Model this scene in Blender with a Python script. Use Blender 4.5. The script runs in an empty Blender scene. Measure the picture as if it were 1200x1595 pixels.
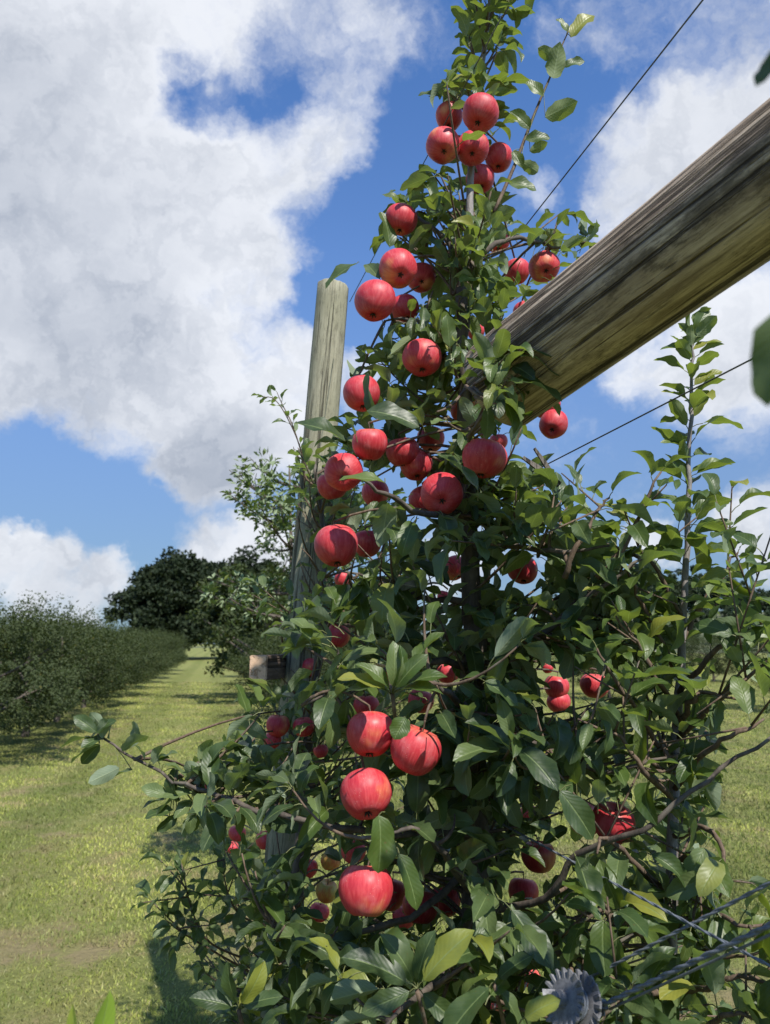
import bpy, math, random
import numpy as np
from mathutils import Vector, Matrix, noise as mnoise

rnd = random.Random(11)
NR = np.random.RandomState(5)
SC = bpy.context.scene
COL = SC.collection
PITCH = math.radians(10.1)
CAMH = 1.5
FOC = 1152.0                     # focal length in pixels of the 1200 x 1595 photograph
CP, SP = math.cos(PITCH), math.sin(PITCH)

# ------------------------------------------------------------------ camera
cam = bpy.data.cameras.new('camera')
camo = bpy.data.objects.new('camera', cam)
COL.objects.link(camo)
camo.location = (0, 0, CAMH)
camo.rotation_euler = (math.pi / 2 + PITCH, 0, 0)
cam.sensor_fit = 'VERTICAL'
cam.sensor_height = 36.0
cam.sensor_width = 27.1
cam.lens = 26.0
cam.clip_start = 0.05
cam.clip_end = 6000
cam.dof.use_dof = True
cam.dof.focus_distance = 1.3
cam.dof.aperture_fstop = 8.0
SC.camera = camo


def P(px, py, z):
    """world point seen at photo pixel (px,py) at depth z along the view axis"""
    cx = (px - 600) / FOC * z
    cy = (797.5 - py) / FOC * z
    return Vector((cx, z * CP - cy * SP, CAMH + z * SP + cy * CP))


def PY(px, py, Y):
    z = Y / (CP - (797.5 - py) / FOC * SP)
    return P(px, py, z)


def ground_pt(px, py, h=0.0):
    d = P(px, py, 1.0) - Vector((0, 0, CAMH))
    t = (h - CAMH) / d.z
    return Vector((0, 0, CAMH)) + d * t


def proj(p):
    y = p[1]; zz = p[2] - CAMH
    z = y * CP + zz * SP
    cy = -y * SP + zz * CP
    if z < 0.02:
        return (-9999, -9999, z)
    return (600 + FOC * p[0] / z, 797.5 - FOC * cy / z, z)


# ------------------------------------------------------------------ sun and sky
SUN_AZ = math.radians(152)
SUN_EL = math.radians(51)
sd = Vector((math.sin(SUN_AZ) * math.cos(SUN_EL), math.cos(SUN_AZ) * math.cos(SUN_EL), math.sin(SUN_EL)))
sl = bpy.data.lights.new('sun', 'SUN')
sl.energy = 5.0
sl.angle = math.radians(0.55)
sl.color = (1.0, 0.95, 0.86)
slo = bpy.data.objects.new('sun', sl)
COL.objects.link(slo)
slo.rotation_euler = sd.to_track_quat('Z', 'Y').to_euler()
slo.location = (3, -3, 8)

SC.view_settings.view_transform = 'Standard'
SC.view_settings.look = 'None'
SC.view_settings.gamma = 1.0
SC.view_settings.exposure = 0.4


class NT:
    """small helper to write shader maths"""
    def __init__(s, nt):
        s.nt = nt

    def n(s, t, **kw):
        nd = s.nt.nodes.new(t)
        for k, v in kw.items():
            setattr(nd, k, v)
        return nd

    def put(s, sock, v):
        if isinstance(v, bpy.types.NodeSocket):
            s.nt.links.new(v, sock)
        elif v is not None:
            if hasattr(sock, 'default_value') and isinstance(v, (tuple, list)) and len(v) == 3 and sock.type == 'RGBA':
                v = (*v, 1)
            sock.default_value = v

    def m(s, op, a, b=None, c=None, clamp=False):
        nd = s.n('ShaderNodeMath', operation=op, use_clamp=clamp)
        s.put(nd.inputs[0], a)
        if b is not None: s.put(nd.inputs[1], b)
        if c is not None: s.put(nd.inputs[2], c)
        return nd.outputs[0]

    def vm(s, op, a, b=None, out=0):
        nd = s.n('ShaderNodeVectorMath', operation=op)
        s.put(nd.inputs[0], a)
        if b is not None:
            if op == 'SCALE': s.put(nd.inputs[3], b)
            else: s.put(nd.inputs[1], b)
        return nd.outputs[out]

    def noise(s, vec, scale, detail=4, rough=.55, dist=0, out=0):
        nd = s.n('ShaderNodeTexNoise')
        if vec is not None: s.put(nd.inputs['Vector'], vec)
        s.put(nd.inputs['Scale'], scale); s.put(nd.inputs['Detail'], detail)
        s.put(nd.inputs['Roughness'], rough); s.put(nd.inputs['Distortion'], dist)
        return nd.outputs[out]

    def mr(s, v, a, b, c=0, d=1, smooth=True):
        nd = s.n('ShaderNodeMapRange')
        nd.interpolation_type = 'SMOOTHSTEP' if smooth else 'LINEAR'
        s.put(nd.inputs[0], v)
        for i, x in enumerate((a, b, c, d)): s.put(nd.inputs[i + 1], x)
        return nd.outputs[0]

    def mix(s, f, a, b, mode='MIX'):
        nd = s.n('ShaderNodeMix', data_type='RGBA', blend_type=mode)
        s.put(nd.inputs[0], f); s.put(nd.inputs[6], a); s.put(nd.inputs[7], b)
        return nd.outputs[2]

    def mapping(s, vec, scale=(1, 1, 1), loc=(0, 0, 0), rot=(0, 0, 0)):
        nd = s.n('ShaderNodeMapping')
        s.put(nd.inputs[0], vec)
        nd.inputs[1].default_value = loc; nd.inputs[2].default_value = rot; nd.inputs[3].default_value = scale
        return nd.outputs[0]

    def bump(s, h, strength=.5, dist=.002):
        nd = s.n('ShaderNodeBump')
        s.put(nd.inputs['Height'], h); s.put(nd.inputs['Strength'], strength); s.put(nd.inputs['Distance'], dist)
        return nd.outputs[0]


world = bpy.data.worlds.new('World')
SC.world = world
world.use_nodes = True
W = NT(world.node_tree)
bg = world.node_tree.nodes['Background']
sky = W.n('ShaderNodeTexSky', sky_type='NISHITA')
sky.sun_disc = False
sky.sun_elevation = SUN_EL
sky.sun_rotation = SUN_AZ
sky.air_density = 1.0
sky.dust_density = 0.6
sky.ozone_density = 2.0
SKY_K = 0.12


def sdir(px, py):
    v = P(px, py, 1.0) - Vector((0, 0, CAMH))
    return tuple(v.normalized())


gen = W.n('ShaderNodeTexCoord').outputs['Generated']
w1 = W.vm('SUBTRACT', W.noise(gen, 3.2, 5, .6, out=1), (0.5, 0.5, 0.5))
w2 = W.vm('SUBTRACT', W.noise(gen, 16.0, 7, .66, out=1), (0.5, 0.5, 0.5))
wv = W.vm('ADD', gen, W.vm('SCALE', w1, 0.10))
wv = W.vm('ADD', wv, W.vm('SCALE', w2, 0.07))
# cloud banks, each a direction in the sky and an angular size
BANKS = [(-60, 60, 330, 1), (150, 40, 260, 1), (330, 50, 170, .85), (90, 300, 330, 1.1), (400, 50, 120, .95), (500, 50, 140, .78), (590, 90, 90, .62), (430, 230, 110, .9), (300, 210, 120, 1),
         (-80, 480, 230, 1.1), (160, 500, 200, 1.1), (330, 330, 190, 1.1), (400, 420, 110, .9), (480, 230, 120, .85), (560, 170, 80, .7),
         (340, 600, 150, 1.1), (130, 580, 130, 1), (400, 640, 120, 1), (350, 720, 85, 1.1), (300, 700, 70, .9), (450, 590, 100, .9), (560, 590, 70, .7), (0, 610, 80, .8),
         (15, 850, 60, 1.1), (100, 880, 50, .9), (-60, 880, 110, 1), (60, 910, 80, .9), (190, 900, 45, .8), (140, 925, 55, .8), (350, 850, 55, .8), (420, 850, 80, .9), (320, 880, 40, .6),
         (130, 965, 50, .6), (250, 940, 45, .6),
         (1080, 230, 130, 1.0), (1190, 190, 140, 1), (990, 300, 85, .8), (1000, 220, 80, .8), (1100, 50, 130, .52), (960, 30, 100, .50), (1240, 60, 150, .58), (850, 70, 60, .4),
         (1110, 560, 110, .95), (1200, 520, 140, 1), (990, 560, 60, .75), (1180, 830, 60, .95), (1020, 855, 55, .8), (1260, 850, 90, .9),
         (850, 290, 40, .5), (-300, 300, 500, .8), (1700, 300, 300, .8), (600, -500, 300, .7), (700, 880, 90, .7)]
HOLES = [(282, 138, 52, .62), (425, 125, 56, .55), (350, 155, 45, .22), (520, 40, 90, .22), (380, 560, 45, .35), (590, 380, 90, .9), (540, 480, 55, .8), (650, 230, 60, .5), (60, 735, 75, .9), (170, 770, 60, .8), (-40, 720, 80, .8), (600, 700, 70, .5), (230, 800, 50, .6), (455, 350, 35, .4)]
dens = None
for (px, py, r, wgt) in BANKS:
    rr = r / FOC * (0.8 if abs(py - 800) > 500 else 0.95)
    d = W.vm('DISTANCE', wv, sdir(px, py), out=1)
    k = W.mr(d, rr * 1.45, rr * 0.35, 0, wgt)
    dens = k if dens is None else W.m('SMOOTH_MAX', dens, k, 0.25)
for (px, py, r, wgt) in HOLES:
    d = W.vm('DISTANCE', wv, sdir(px, py), out=1)
    k = W.mr(d, r / FOC * 1.5, r / FOC * .1, 0, wgt)
    dens = W.m('SUBTRACT', dens, k)
fb = W.noise(W.mapping(wv, (1, 1, 1.5)), 8.0, 10, .68)
fb2 = W.noise(wv, 3.0, 6, .55)
dd = W.m('ADD', dens, W.m('MULTIPLY', W.m('SUBTRACT', fb, .5), 1.25))
alpha = W.mr(dd, .20, .92)
core = W.mr(dd, .75, 1.35)
belly = None
for (px, py, r, wgt) in [(20, 280, 170, 1), (60, 450, 190, .9), (330, 735, 100, 1.2), (90, 620, 130, .8), (220, 560, 120, .5), (200, 300, 160, .4), (140, 895, 90, .6), (1190, 880, 70, .5), (-60, 150, 160, .9), (1130, 590, 80, .6), (1100, 40, 200, .5)]:
    d = W.vm('DISTANCE', wv, sdir(px, py), out=1)
    k = W.mr(d, r / FOC * 1.5, r / FOC * .1, 0, wgt)
    belly = k if belly is None else W.m('SMOOTH_MAX', belly, k, 0.2)
tex = W.noise(W.mapping(wv, (1, 1, 1.3), loc=(.013, 0, -.02)), 7.0, 8, .6)
sh = W.m('MULTIPLY', W.m('ADD', W.m('ADD', W.mr(tex, .45, .7, 0, .22), W.mr(W.m('ABSOLUTE', W.m('SUBTRACT', W.noise(wv, 11.0, 7, .6), .5)), .07, .0, 0, .16)), W.m('ADD', W.m('MULTIPLY', core, .25), W.m('MULTIPLY', belly, .62))), W.mr(fb2, .25, .7, .55, 1.15))
cloudc = W.mix(W.m('MINIMUM', sh, 1.0), (0.71, 0.73, 0.77), (0.33, 0.365, 0.43))
cloudc = W.vm('SCALE', cloudc, 1.0 / SKY_K)
skyc = W.vm('MULTIPLY', sky.outputs[0], (0.41, 0.72, 1.08))
hor = W.mr(W.n('ShaderNodeSeparateXYZ').outputs[2] if False else W.vm('DOT_PRODUCT', gen, (0, 0, 1), out=1), 0.0, 0.5, 0.5, 1.18)
skyc = W.vm('SCALE', skyc, hor)
low_ = W.mr(W.vm('DOT_PRODUCT', gen, (0, 0, 1), out=1), 0.0, 0.75, .38, .04)
skyc = W.mix(low_, skyc, tuple(v / SKY_K for v in (.34, .40, .50)))
W.put(bg.inputs[0], W.mix(W.m('MULTIPLY', alpha, .96), skyc, cloudc))
bg.inputs[1].default_value = SKY_K
world.cycles.sampling_method = 'MANUAL'
world.cycles.sample_map_resolution = 512


# ------------------------------------------------------------------ materials
def newmat(name):
    m = bpy.data.materials.new(name)
    m.use_nodes = True
    return m, NT(m.node_tree), m.node_tree.nodes['Principled BSDF'], m.node_tree.nodes['Material Output']


def leaf_mat(name, dark, mid, light, yellow, back, yfrac=.07, transl=.26, rough=.43, detailed=True):
    m, N, b, out = newmat(name)
    geo = N.n('ShaderNodeNewGeometry')
    r = geo.outputs['Random Per Island']
    wn = N.n('ShaderNodeTexWhiteNoise', noise_dimensions='1D')
    N.put(wn.inputs['W'], r)
    r2 = wn.outputs['Value']
    c = N.mix(N.mr(r, .0, .75, smooth=False), dark, mid)
    c = N.mix(N.mr(r2, .60, 1.0, smooth=False), c, light)
    c = N.mix(N.mr(N.m('FRACT', N.m('MULTIPLY', r, 37.7)), 1 - yfrac - .02, 1 - yfrac + .02), c, yellow)
    top = c
    if detailed:
        uv = N.n('ShaderNodeTexCoord').outputs['UV']
        sx = N.n('ShaderNodeSeparateXYZ'); N.put(sx.inputs[0], uv)
        u, v = sx.outputs[0], sx.outputs[1]
        au = N.m('ABSOLUTE', N.m('SUBTRACT', u, .5))
        rib = N.mr(au, .035, .012)
        ph = N.m('FRACT', N.m('MULTIPLY', N.m('SUBTRACT', v, N.m('MULTIPLY', au, .55)), 9.0))
        vein = N.m('ABSOLUTE', N.m('SUBTRACT', ph, .5))
        veinl = N.mr(vein, .09, .02)
        pos = geo.outputs['Position']
        bl = N.noise(pos, 60.0, 3)
        top = N.mix(N.mr(bl, .35, .75, 0, .55), top, N.mix(.5, top, light))
        top = N.mix(N.m('MULTIPLY', veinl, .12), top, light)
        top = N.mix(N.m('MULTIPLY', rib, .6), top, (0.20, 0.26, 0.10))
        spot = N.mr(N.noise(pos, 140.0, 2), .72, .76)
        top = N.mix(N.m('MULTIPLY', spot, .7), top, (0.13, 0.08, 0.03))
        backc = N.mix(N.m('MAXIMUM', N.m('MULTIPLY', rib, .6), N.m('MULTIPLY', veinl, .3)), back, (0.36, 0.42, 0.26))
        h = N.m('ADD', N.m('MULTIPLY', vein, .6), N.m('ADD', N.m('MULTIPLY', N.mr(au, 0, .08), .8), N.m('MULTIPLY', bl, .8)))
        nb = N.bump(h, .55, .0009)
        N.put(b.inputs['Normal'], nb)
    else:
        backc = back
    col = N.mix(geo.outputs['Backfacing'], top, backc)
    N.put(b.inputs['Base Color'], col)
    N.put(b.inputs['Roughness'], N.mix(geo.outputs['Backfacing'], (rough,) * 3, (.75,) * 3) if detailed else .6)
    b.inputs['Specular IOR Level'].default_value = .45 if detailed else .12
    tr = N.n('ShaderNodeBsdfTranslucent')
    N.put(tr.inputs[0], N.mix(1.0, N.mix(.5, col, yellow), (1.25, 1.5, .55), 'MULTIPLY'))
    mx = N.n('ShaderNodeMixShader')
    mx.inputs[0].default_value = transl
    m.node_tree.links.new(b.outputs[0], mx.inputs[1])
    m.node_tree.links.new(tr.outputs[0], mx.inputs[2])
    m.node_tree.links.new(mx.outputs[0], out.inputs[0])
    return m


M_LEAF = leaf_mat('apple_leaf', (0.020, 0.040, 0.014), (0.042, 0.074, 0.022), (0.125, 0.170, 0.062), (0.20, 0.22, 0.035), (0.19, 0.24, 0.16))
M_LEAFY = leaf_mat('young_apple_leaf', (0.032, 0.065, 0.014), (0.060, 0.100, 0.020), (0.115, 0.160, 0.040), (0.24, 0.24, 0.04), (0.18, 0.23, 0.11), .12, .30)
M_LEAFR = leaf_mat('pale_apple_leaf', (0.028, 0.058, 0.020), (0.055, 0.095, 0.030), (0.13, 0.175, 0.07), (0.20, 0.22, 0.05), (0.21, 0.27, 0.16), .05, .32)
M_FAR = leaf_mat('orchard_leaf', (0.026, 0.044, 0.014), (0.050, 0.074, 0.022), (0.088, 0.115, 0.038), (0.12, 0.11, 0.035), (0.055, 0.072, 0.032), .04, .2, .6, False)
M_OAK = leaf_mat('cloud_shaded_oak_leaf', (0.017, 0.028, 0.017), (0.034, 0.048, 0.027), (0.056, 0.072, 0.038), (0.04, 0.05, 0.02), (0.02, 0.03, 0.015), .03, .1, .6, False)  # cloud shadow over the oaks is put into these dark leaf colours
M_WOODS = leaf_mat('woodland_leaf', (0.028, 0.050, 0.026), (0.050, 0.078, 0.038), (0.085, 0.115, 0.055), (0.07, 0.09, 0.05), (0.05, 0.07, 0.04), .03, .1, .6, False)


def bark_mat(name, a, b_, scale=60, rough=.85):
    m, N, b, out = newmat(name)
    oc = N.n('ShaderNodeTexCoord').outputs['Object']
    st = N.mapping(oc, (1, 1, .35))
    n1 = N.noise(st, scale, 6, .65)
    n2 = N.noise(oc, scale * .2, 3)
    c = N.mix(N.mr(n1, .3, .7), a, b_)
    c = N.mix(N.mr(n2, .55, .75, 0, .5), c, (0.20, 0.20, 0.16))
    N.put(b.inputs['Base Color'], c)
    b.inputs['Roughness'].default_value = rough
    N.put(b.inputs['Normal'], N.bump(n1, .7, .003))
    return m


M_BARK = bark_mat('apple_bark', (0.045, 0.035, 0.028), (0.13, 0.105, 0.085))
M_TWIG = bark_mat('young_bark', (0.07, 0.045, 0.03), (0.16, 0.11, 0.075), 120)
M_LEADER = bark_mat('leader_bark', (0.15, 0.13, 0.125), (0.30, 0.27, 0.26), 120, .6)
M_STEM = bark_mat('green_stem', (0.09, 0.11, 0.035), (0.18, 0.19, 0.07), 120, .6)


def wood_mat(name, a, b_, crack, green=(0.2, 0.22, 0.13), sc=1.0, crk=(.53, .60), knots=False, blots=(.52, .68, .55)):
    m, N, b, out = newmat(name)
    oc = N.n('ShaderNodeTexCoord').outputs['Object']       # z runs along the pole
    g = N.noise(N.mapping(oc, (1, 1, .055)), 95 * sc, 9, .76, .5)
    g2 = N.noise(N.mapping(oc, (1, 1, .02)), 30 * sc, 5, .65, .2)
    bl = N.noise(oc, 7 * sc, 4, .6)
    blot = N.noise(N.mapping(oc, (1, 1, .35)), 22 * sc, 7, .75)
    c = N.mix(N.mr(g, .34, .66), a, b_)
    c = N.mix(N.mr(bl, .4, .65, 0, .7), c, green)
    c = N.mix(N.mr(blot, blots[0], blots[1], 0, blots[2]), c, crack)
    g3 = N.noise(N.mapping(oc, (1, 1, .10)), 260 * sc, 6, .8)
    c = N.mix(N.mr(g3, .50, .66, 0, .55), c, crack)
    cr = N.mr(g2, crk[0], crk[1])
    cr2 = N.m('MULTIPLY', cr, N.mr(g2, crk[1] + .045, crk[1] + .01))
    fine = N.mr(g, .60, .68)
    cc = N.m('MINIMUM', N.m('ADD', cr2, N.m('MULTIPLY', fine, .6)), 1)
    c = N.mix(N.m('MULTIPLY', cc, .85), c, crack)
    h = N.m('SUBTRACT', N.m('ADD', N.m('MULTIPLY', g, .35), N.m('MULTIPLY', g3, .2)), cc)
    if knots:
        for (kx, ky, kz, kr) in knots:
            d = N.vm('DISTANCE', N.mapping(oc, (1, 1, .55)), (kx, ky, kz * .55), out=1)
            d = N.m('ADD', d, N.m('MULTIPLY', N.m('SUBTRACT', bl, .5), kr * .6))
            ring = N.m('MULTIPLY', N.m('SINE', N.m('MULTIPLY', d, 700)), .5)
            k = N.mr(d, kr, kr * .5)
            c = N.mix(N.m('MULTIPLY', k, .85), c, (0.015, 0.012, 0.010))
            h = N.m('SUBTRACT', h, N.m('MULTIPLY', k, N.m('ADD', 1.0, ring)))
    N.put(b.inputs['Base Color'], c)
    b.inputs['Roughness'].default_value = .88
    b.inputs['Specular IOR Level'].default_value = .2
    N.put(b.inputs['Normal'], N.bump(h, .8, .004))
    return m


M_POST = wood_mat('weathered_post_wood', (0.22, 0.205, 0.145), (0.39, 0.37, 0.27), (0.04, 0.035, 0.025), (0.26, 0.25, 0.17), 1.0, (.53, .58))
M_BEAM = wood_mat('weathered_beam_wood', (0.20, 0.15, 0.105), (0.70, 0.56, 0.42), (0.030, 0.021, 0.015), (0.30, 0.22, 0.15), 1.0, (.515, .56), blots=(.50, .62, .62))
M_RAIL = wood_mat('brown_timber', (0.12, 0.085, 0.065), (0.24, 0.17, 0.13), (0.04, 0.028, 0.02), (0.20, 0.15, 0.12), 1.4)
M_SAWN = wood_mat('pale_sawn_wood', (0.62, 0.42, 0.28), (0.76, 0.54, 0.37), (0.46, 0.28, 0.17), (0.70, 0.48, 0.33), 1.2)
M_PEG = wood_mat('grey_peg_wood', (0.13, 0.115, 0.10), (0.26, 0.23, 0.20), (0.03, 0.025, 0.02), (0.2, 0.18, 0.15), 3)


def metal_mat(name, col, rough, met=.8):
    m, N, b, out = newmat(name)
    oc = N.n('ShaderNodeTexCoord').outputs['Object']
    n = N.noise(oc, 160, 5, .7)
    n2 = N.noise(oc, 30, 4, .6)
    N.put(b.inputs['Base Color'], N.mix(N.mr(n, .4, .7), col, tuple(x * .55 for x in col)))
    N.put(b.inputs['Roughness'], N.mr(n2, .3, .7, rough - .1, rough + .2))
    b.inputs['Metallic'].default_value = met
    N.put(b.inputs['Normal'], N.bump(n, .4, .0006))
    return m


M_WIRE = metal_mat('galvanised_wire', (0.17, 0.19, 0.22), .6, .2)
M_WIRED = metal_mat('dull_wire', (0.11, 0.115, 0.125), .6, .3)
M_ZINC = metal_mat('dull_zinc', (0.19, 0.19, 0.20), .65, .35)


def apple_mat(name, red, red2, ground, gfrac):
    m, N, b, out = newmat(name)
    oc = N.n('ShaderNodeTexCoord').outputs['Object']
    oi = N.n('ShaderNodeObjectInfo').outputs['Random']
    sx = N.n('ShaderNodeSeparateXYZ'); N.put(sx.inputs[0], oc)
    seed = N.n('ShaderNodeCombineXYZ')
    N.put(seed.inputs[0], N.m('MULTIPLY', oi, 17)); N.put(seed.inputs[1], N.m('MULTIPLY', oi, 9))
    v = N.vm('ADD', oc, seed.outputs[0])
    ang = N.m('ARCTAN2', sx.outputs[1], sx.outputs[0])
    cv = N.n('ShaderNodeCombineXYZ')
    N.put(cv.inputs[0], N.m('COSINE', ang)); N.put(cv.inputs[1], N.m('SINE', ang)); N.put(cv.inputs[2], N.m('ADD', N.m('MULTIPLY', sx.outputs[2], 6), N.m('MULTIPLY', oi, 40)))
    streak = N.noise(cv.outputs[0], 9, 5, .6)
    patch = N.noise(v, 16, 3, .5)
    c = N.mix(N.mr(streak, .38, .66), red, red2)
    top = N.mr(sx.outputs[2], .018, .034)
    pf = N.m('ADD', N.mr(N.m('ADD', patch, N.m('MULTIPLY', N.m('SUBTRACT', oi, .5), .16)), .62 - gfrac, .80 - gfrac), N.m('MULTIPLY', top, .45))
    pf = N.m('MULTIPLY', pf, N.mr(streak, .25, .6, .55, 1.1))
    c = N.mix(N.m('MINIMUM', pf, 1), c, ground)
    vor = N.n('ShaderNodeTexVoronoi', feature='F1')
    N.put(vor.inputs['Vector'], v); vor.inputs['Scale'].default_value = 320
    dots = N.m('MULTIPLY', N.mr(vor.outputs['Distance'], .17, .08), N.mr(N.noise(v, 90, 1), .45, .6))
    c = N.mix(N.m('MULTIPLY', dots, .5), c, (0.75, 0.48, 0.36))
    bloom = N.noise(v, 45, 4, .6)
    c = N.mix(N.mr(bloom, .45, .75, 0, .18), c, (0.62, 0.36, 0.38))
    N.put(b.inputs['Base Color'], c)
    N.put(b.inputs['Roughness'], N.mr(bloom, .3, .7, .40, .58))
    b.inputs['Specular IOR Level'].default_value = .38
    b.inputs['Subsurface Weight'].default_value = .06
    b.inputs['Subsurface Radius'].default_value = (.006, .002, .001)
    b.inputs['Subsurface Scale'].default_value = 1
    N.put(b.inputs['Normal'], N.bump(N.m('ADD', patch, N.m('MULTIPLY', dots, .05)), .12, .01))
    return m


M_APPLE = {
    'r': apple_mat('red_apple_skin', (0.46, 0.028, 0.042), (0.56, 0.060, 0.070), (0.66, 0.24, 0.10), .01),
    'o': apple_mat('orange_red_apple_skin', (0.55, 0.05, 0.035), (0.68, 0.15, 0.06), (0.70, 0.36, 0.08), .16),
    'y': apple_mat('yellow_flushed_apple_skin', (0.58, 0.14, 0.05), (0.66, 0.30, 0.07), (0.60, 0.44, 0.10), .26)}
M_CALYX = newmat('calyx_brown')[0]
M_CALYX.node_tree.nodes['Principled BSDF'].inputs['Base Color'].default_value = (0.035, 0.022, 0.014, 1)
M_CALYX.node_tree.nodes['Principled BSDF'].inputs['Roughness'].default_value = .9

ROWA = math.radians(-12.5)


def ground_mat():
    m, N, b, out = newmat('mown_grass_ground')
    oc = N.n('ShaderNodeTexCoord').outputs['Object']
    rot = N.mapping(oc, (1, 1, 1), rot=(0, 0, ROWA))
    n1 = N.noise(oc, .45, 5, .6)
    n2 = N.noise(oc, 2.2, 5, .65)
    n3 = N.noise(oc, 38, 6, .75)
    n4 = N.noise(N.mapping(rot, (1.3, .12, 1)), 1.0, 4, .6)
    n5 = N.noise(oc, 9, 4, .7)
    c = N.mix(N.mr(n3, .3, .7), (0.125, 0.145, 0.038), (0.26, 0.275, 0.085))
    c = N.mix(N.mr(n1, .4, .62, 0, .6), c, (0.20, 0.205, 0.065))
    sx = N.n('ShaderNodeSeparateXYZ'); N.put(sx.inputs[0], rot)
    stripe = N.m('SINE', N.m('ADD', N.m('MULTIPLY', sx.outputs[0], 4.1), N.m('MULTIPLY', n1, 3)))
    c = N.mix(N.mr(stripe, -.3, .8, 0, .40), c, (0.10, 0.125, 0.030))
    c = N.mix(N.mr(n4, .52, .7, 0, .5), c, (0.28, 0.24, 0.10))
    c = N.mix(N.m('MULTIPLY', N.mr(n2, .56, .72), N.mr(n5, .35, .6, .2, .75)), c, (0.36, 0.27, 0.16))
    c = N.mix(N.m('MULTIPLY', bare(N, oc), .55), c, (0.30, 0.215, 0.135))
    N.put(b.inputs['Base Color'], c)
    b.inputs['Roughness'].default_value = .9
    b.inputs['Specular IOR Level'].default_value = .15
    N.put(b.inputs['Normal'], N.bump(N.m('ADD', n3, N.m('MULTIPLY', n5, .7)), .9, .03))
    return m


def bare(N, pos):
    out_ = None
    wob_ = N.vm('ADD', pos, N.vm('SCALE', N.vm('SUBTRACT', N.noise(pos, 3.5, 5, .7, out=1), (.5, .5, .5)), .9))
    for (px, py, rx) in [(365, 1440, .30), (395, 1500, .26), (40, 1468, .34), (150, 1478, .2), (290, 1440, .16), (90, 1300, .22), (1180, 1560, .3), (30, 1230, .3)]:
        g = ground_pt(px, py)
        d = N.vm('DISTANCE', N.vm('MULTIPLY', wob_, (1, .8, 0)), (g.x, g.y * .8, 0), out=1)
        k = N.mr(d, rx, rx * .25)
        out_ = k if out_ is None else N.m('MAXIMUM', out_, k)
    return out_


def grass_mat():
    m, N, b, out = newmat('grass_blade')
    geo = N.n('ShaderNodeNewGeometry')
    r = geo.outputs['Random Per Island']
    pos = geo.outputs['Position']
    n2 = N.noise(pos, 2.2, 5, .65)
    c = N.mix(r, (0.23, 0.275, 0.050), (0.60, 0.62, 0.155))
    c = N.mix(N.mr(N.m('FRACT', N.m('MULTIPLY', r, 53.3)), .74, .8, 0, .8), c, (0.44, 0.38, 0.18))
    c = N.mix(N.mr(n2, .50, .62, 0, .8), c, (0.40, 0.31, 0.17))
    n3 = N.noise(pos, .9, 4, .6)
    c = N.mix(N.mr(n3, .42, .60, 0, .65), c, (0.13, 0.18, 0.05))
    sx_ = N.n('ShaderNodeSeparateXYZ'); N.put(sx_.inputs[0], N.mapping(pos, rot=(0, 0, ROWA)))
    st_ = N.m('SINE', N.m('ADD', N.m('MULTIPLY', sx_.outputs[0], 4.1), N.m('MULTIPLY', n3, 1.5)))
    c = N.mix(N.mr(st_, -.2, .6, 0, .42), c, (0.10, 0.135, 0.03))
    n4 = N.noise(N.mapping(pos, (1.6, .25, 1), rot=(0, 0, .21)), 1.6, 3, .6)
    c = N.mix(N.mr(n4, .52, .68, 0, .5), c, (0.40, 0.36, 0.16))
    c = N.mix(N.m('MULTIPLY', bare(N, pos), .4), c, (0.42, 0.32, 0.19))
    N.put(b.inputs['Base Color'], c)
    b.inputs['Roughness'].default_value = .6
    tr = N.n('ShaderNodeBsdfTranslucent'); N.put(tr.inputs[0], c)
    mx = N.n('ShaderNodeMixShader'); mx.inputs[0].default_value = .3
    m.node_tree.links.new(b.outputs[0], mx.inputs[1]); m.node_tree.links.new(tr.outputs[0], mx.inputs[2])
    m.node_tree.links.new(mx.outputs[0], out.inputs[0])
    return m


M_GROUND = ground_mat()
M_GRASS = grass_mat()


# ------------------------------------------------------------------ object helpers
def link(o, parent=None):
    COL.objects.link(o)
    if parent is not None:
        o.parent = parent
        o.matrix_parent_inverse = parent.matrix_world.inverted() if False else Matrix.Identity(4)
    return o


def tag(o, label, cat, group=None, kind=None):
    if label: o['label'] = label
    if cat: o['category'] = cat
    if group: o['group'] = group
    if kind: o['kind'] = kind
    return o


def empty(name, loc, label, cat, group=None):
    o = bpy.data.objects.new(name, None)
    o.empty_display_size = .2
    o.location = loc
    COL.objects.link(o)
    return tag(o, label, cat, group)


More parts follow.
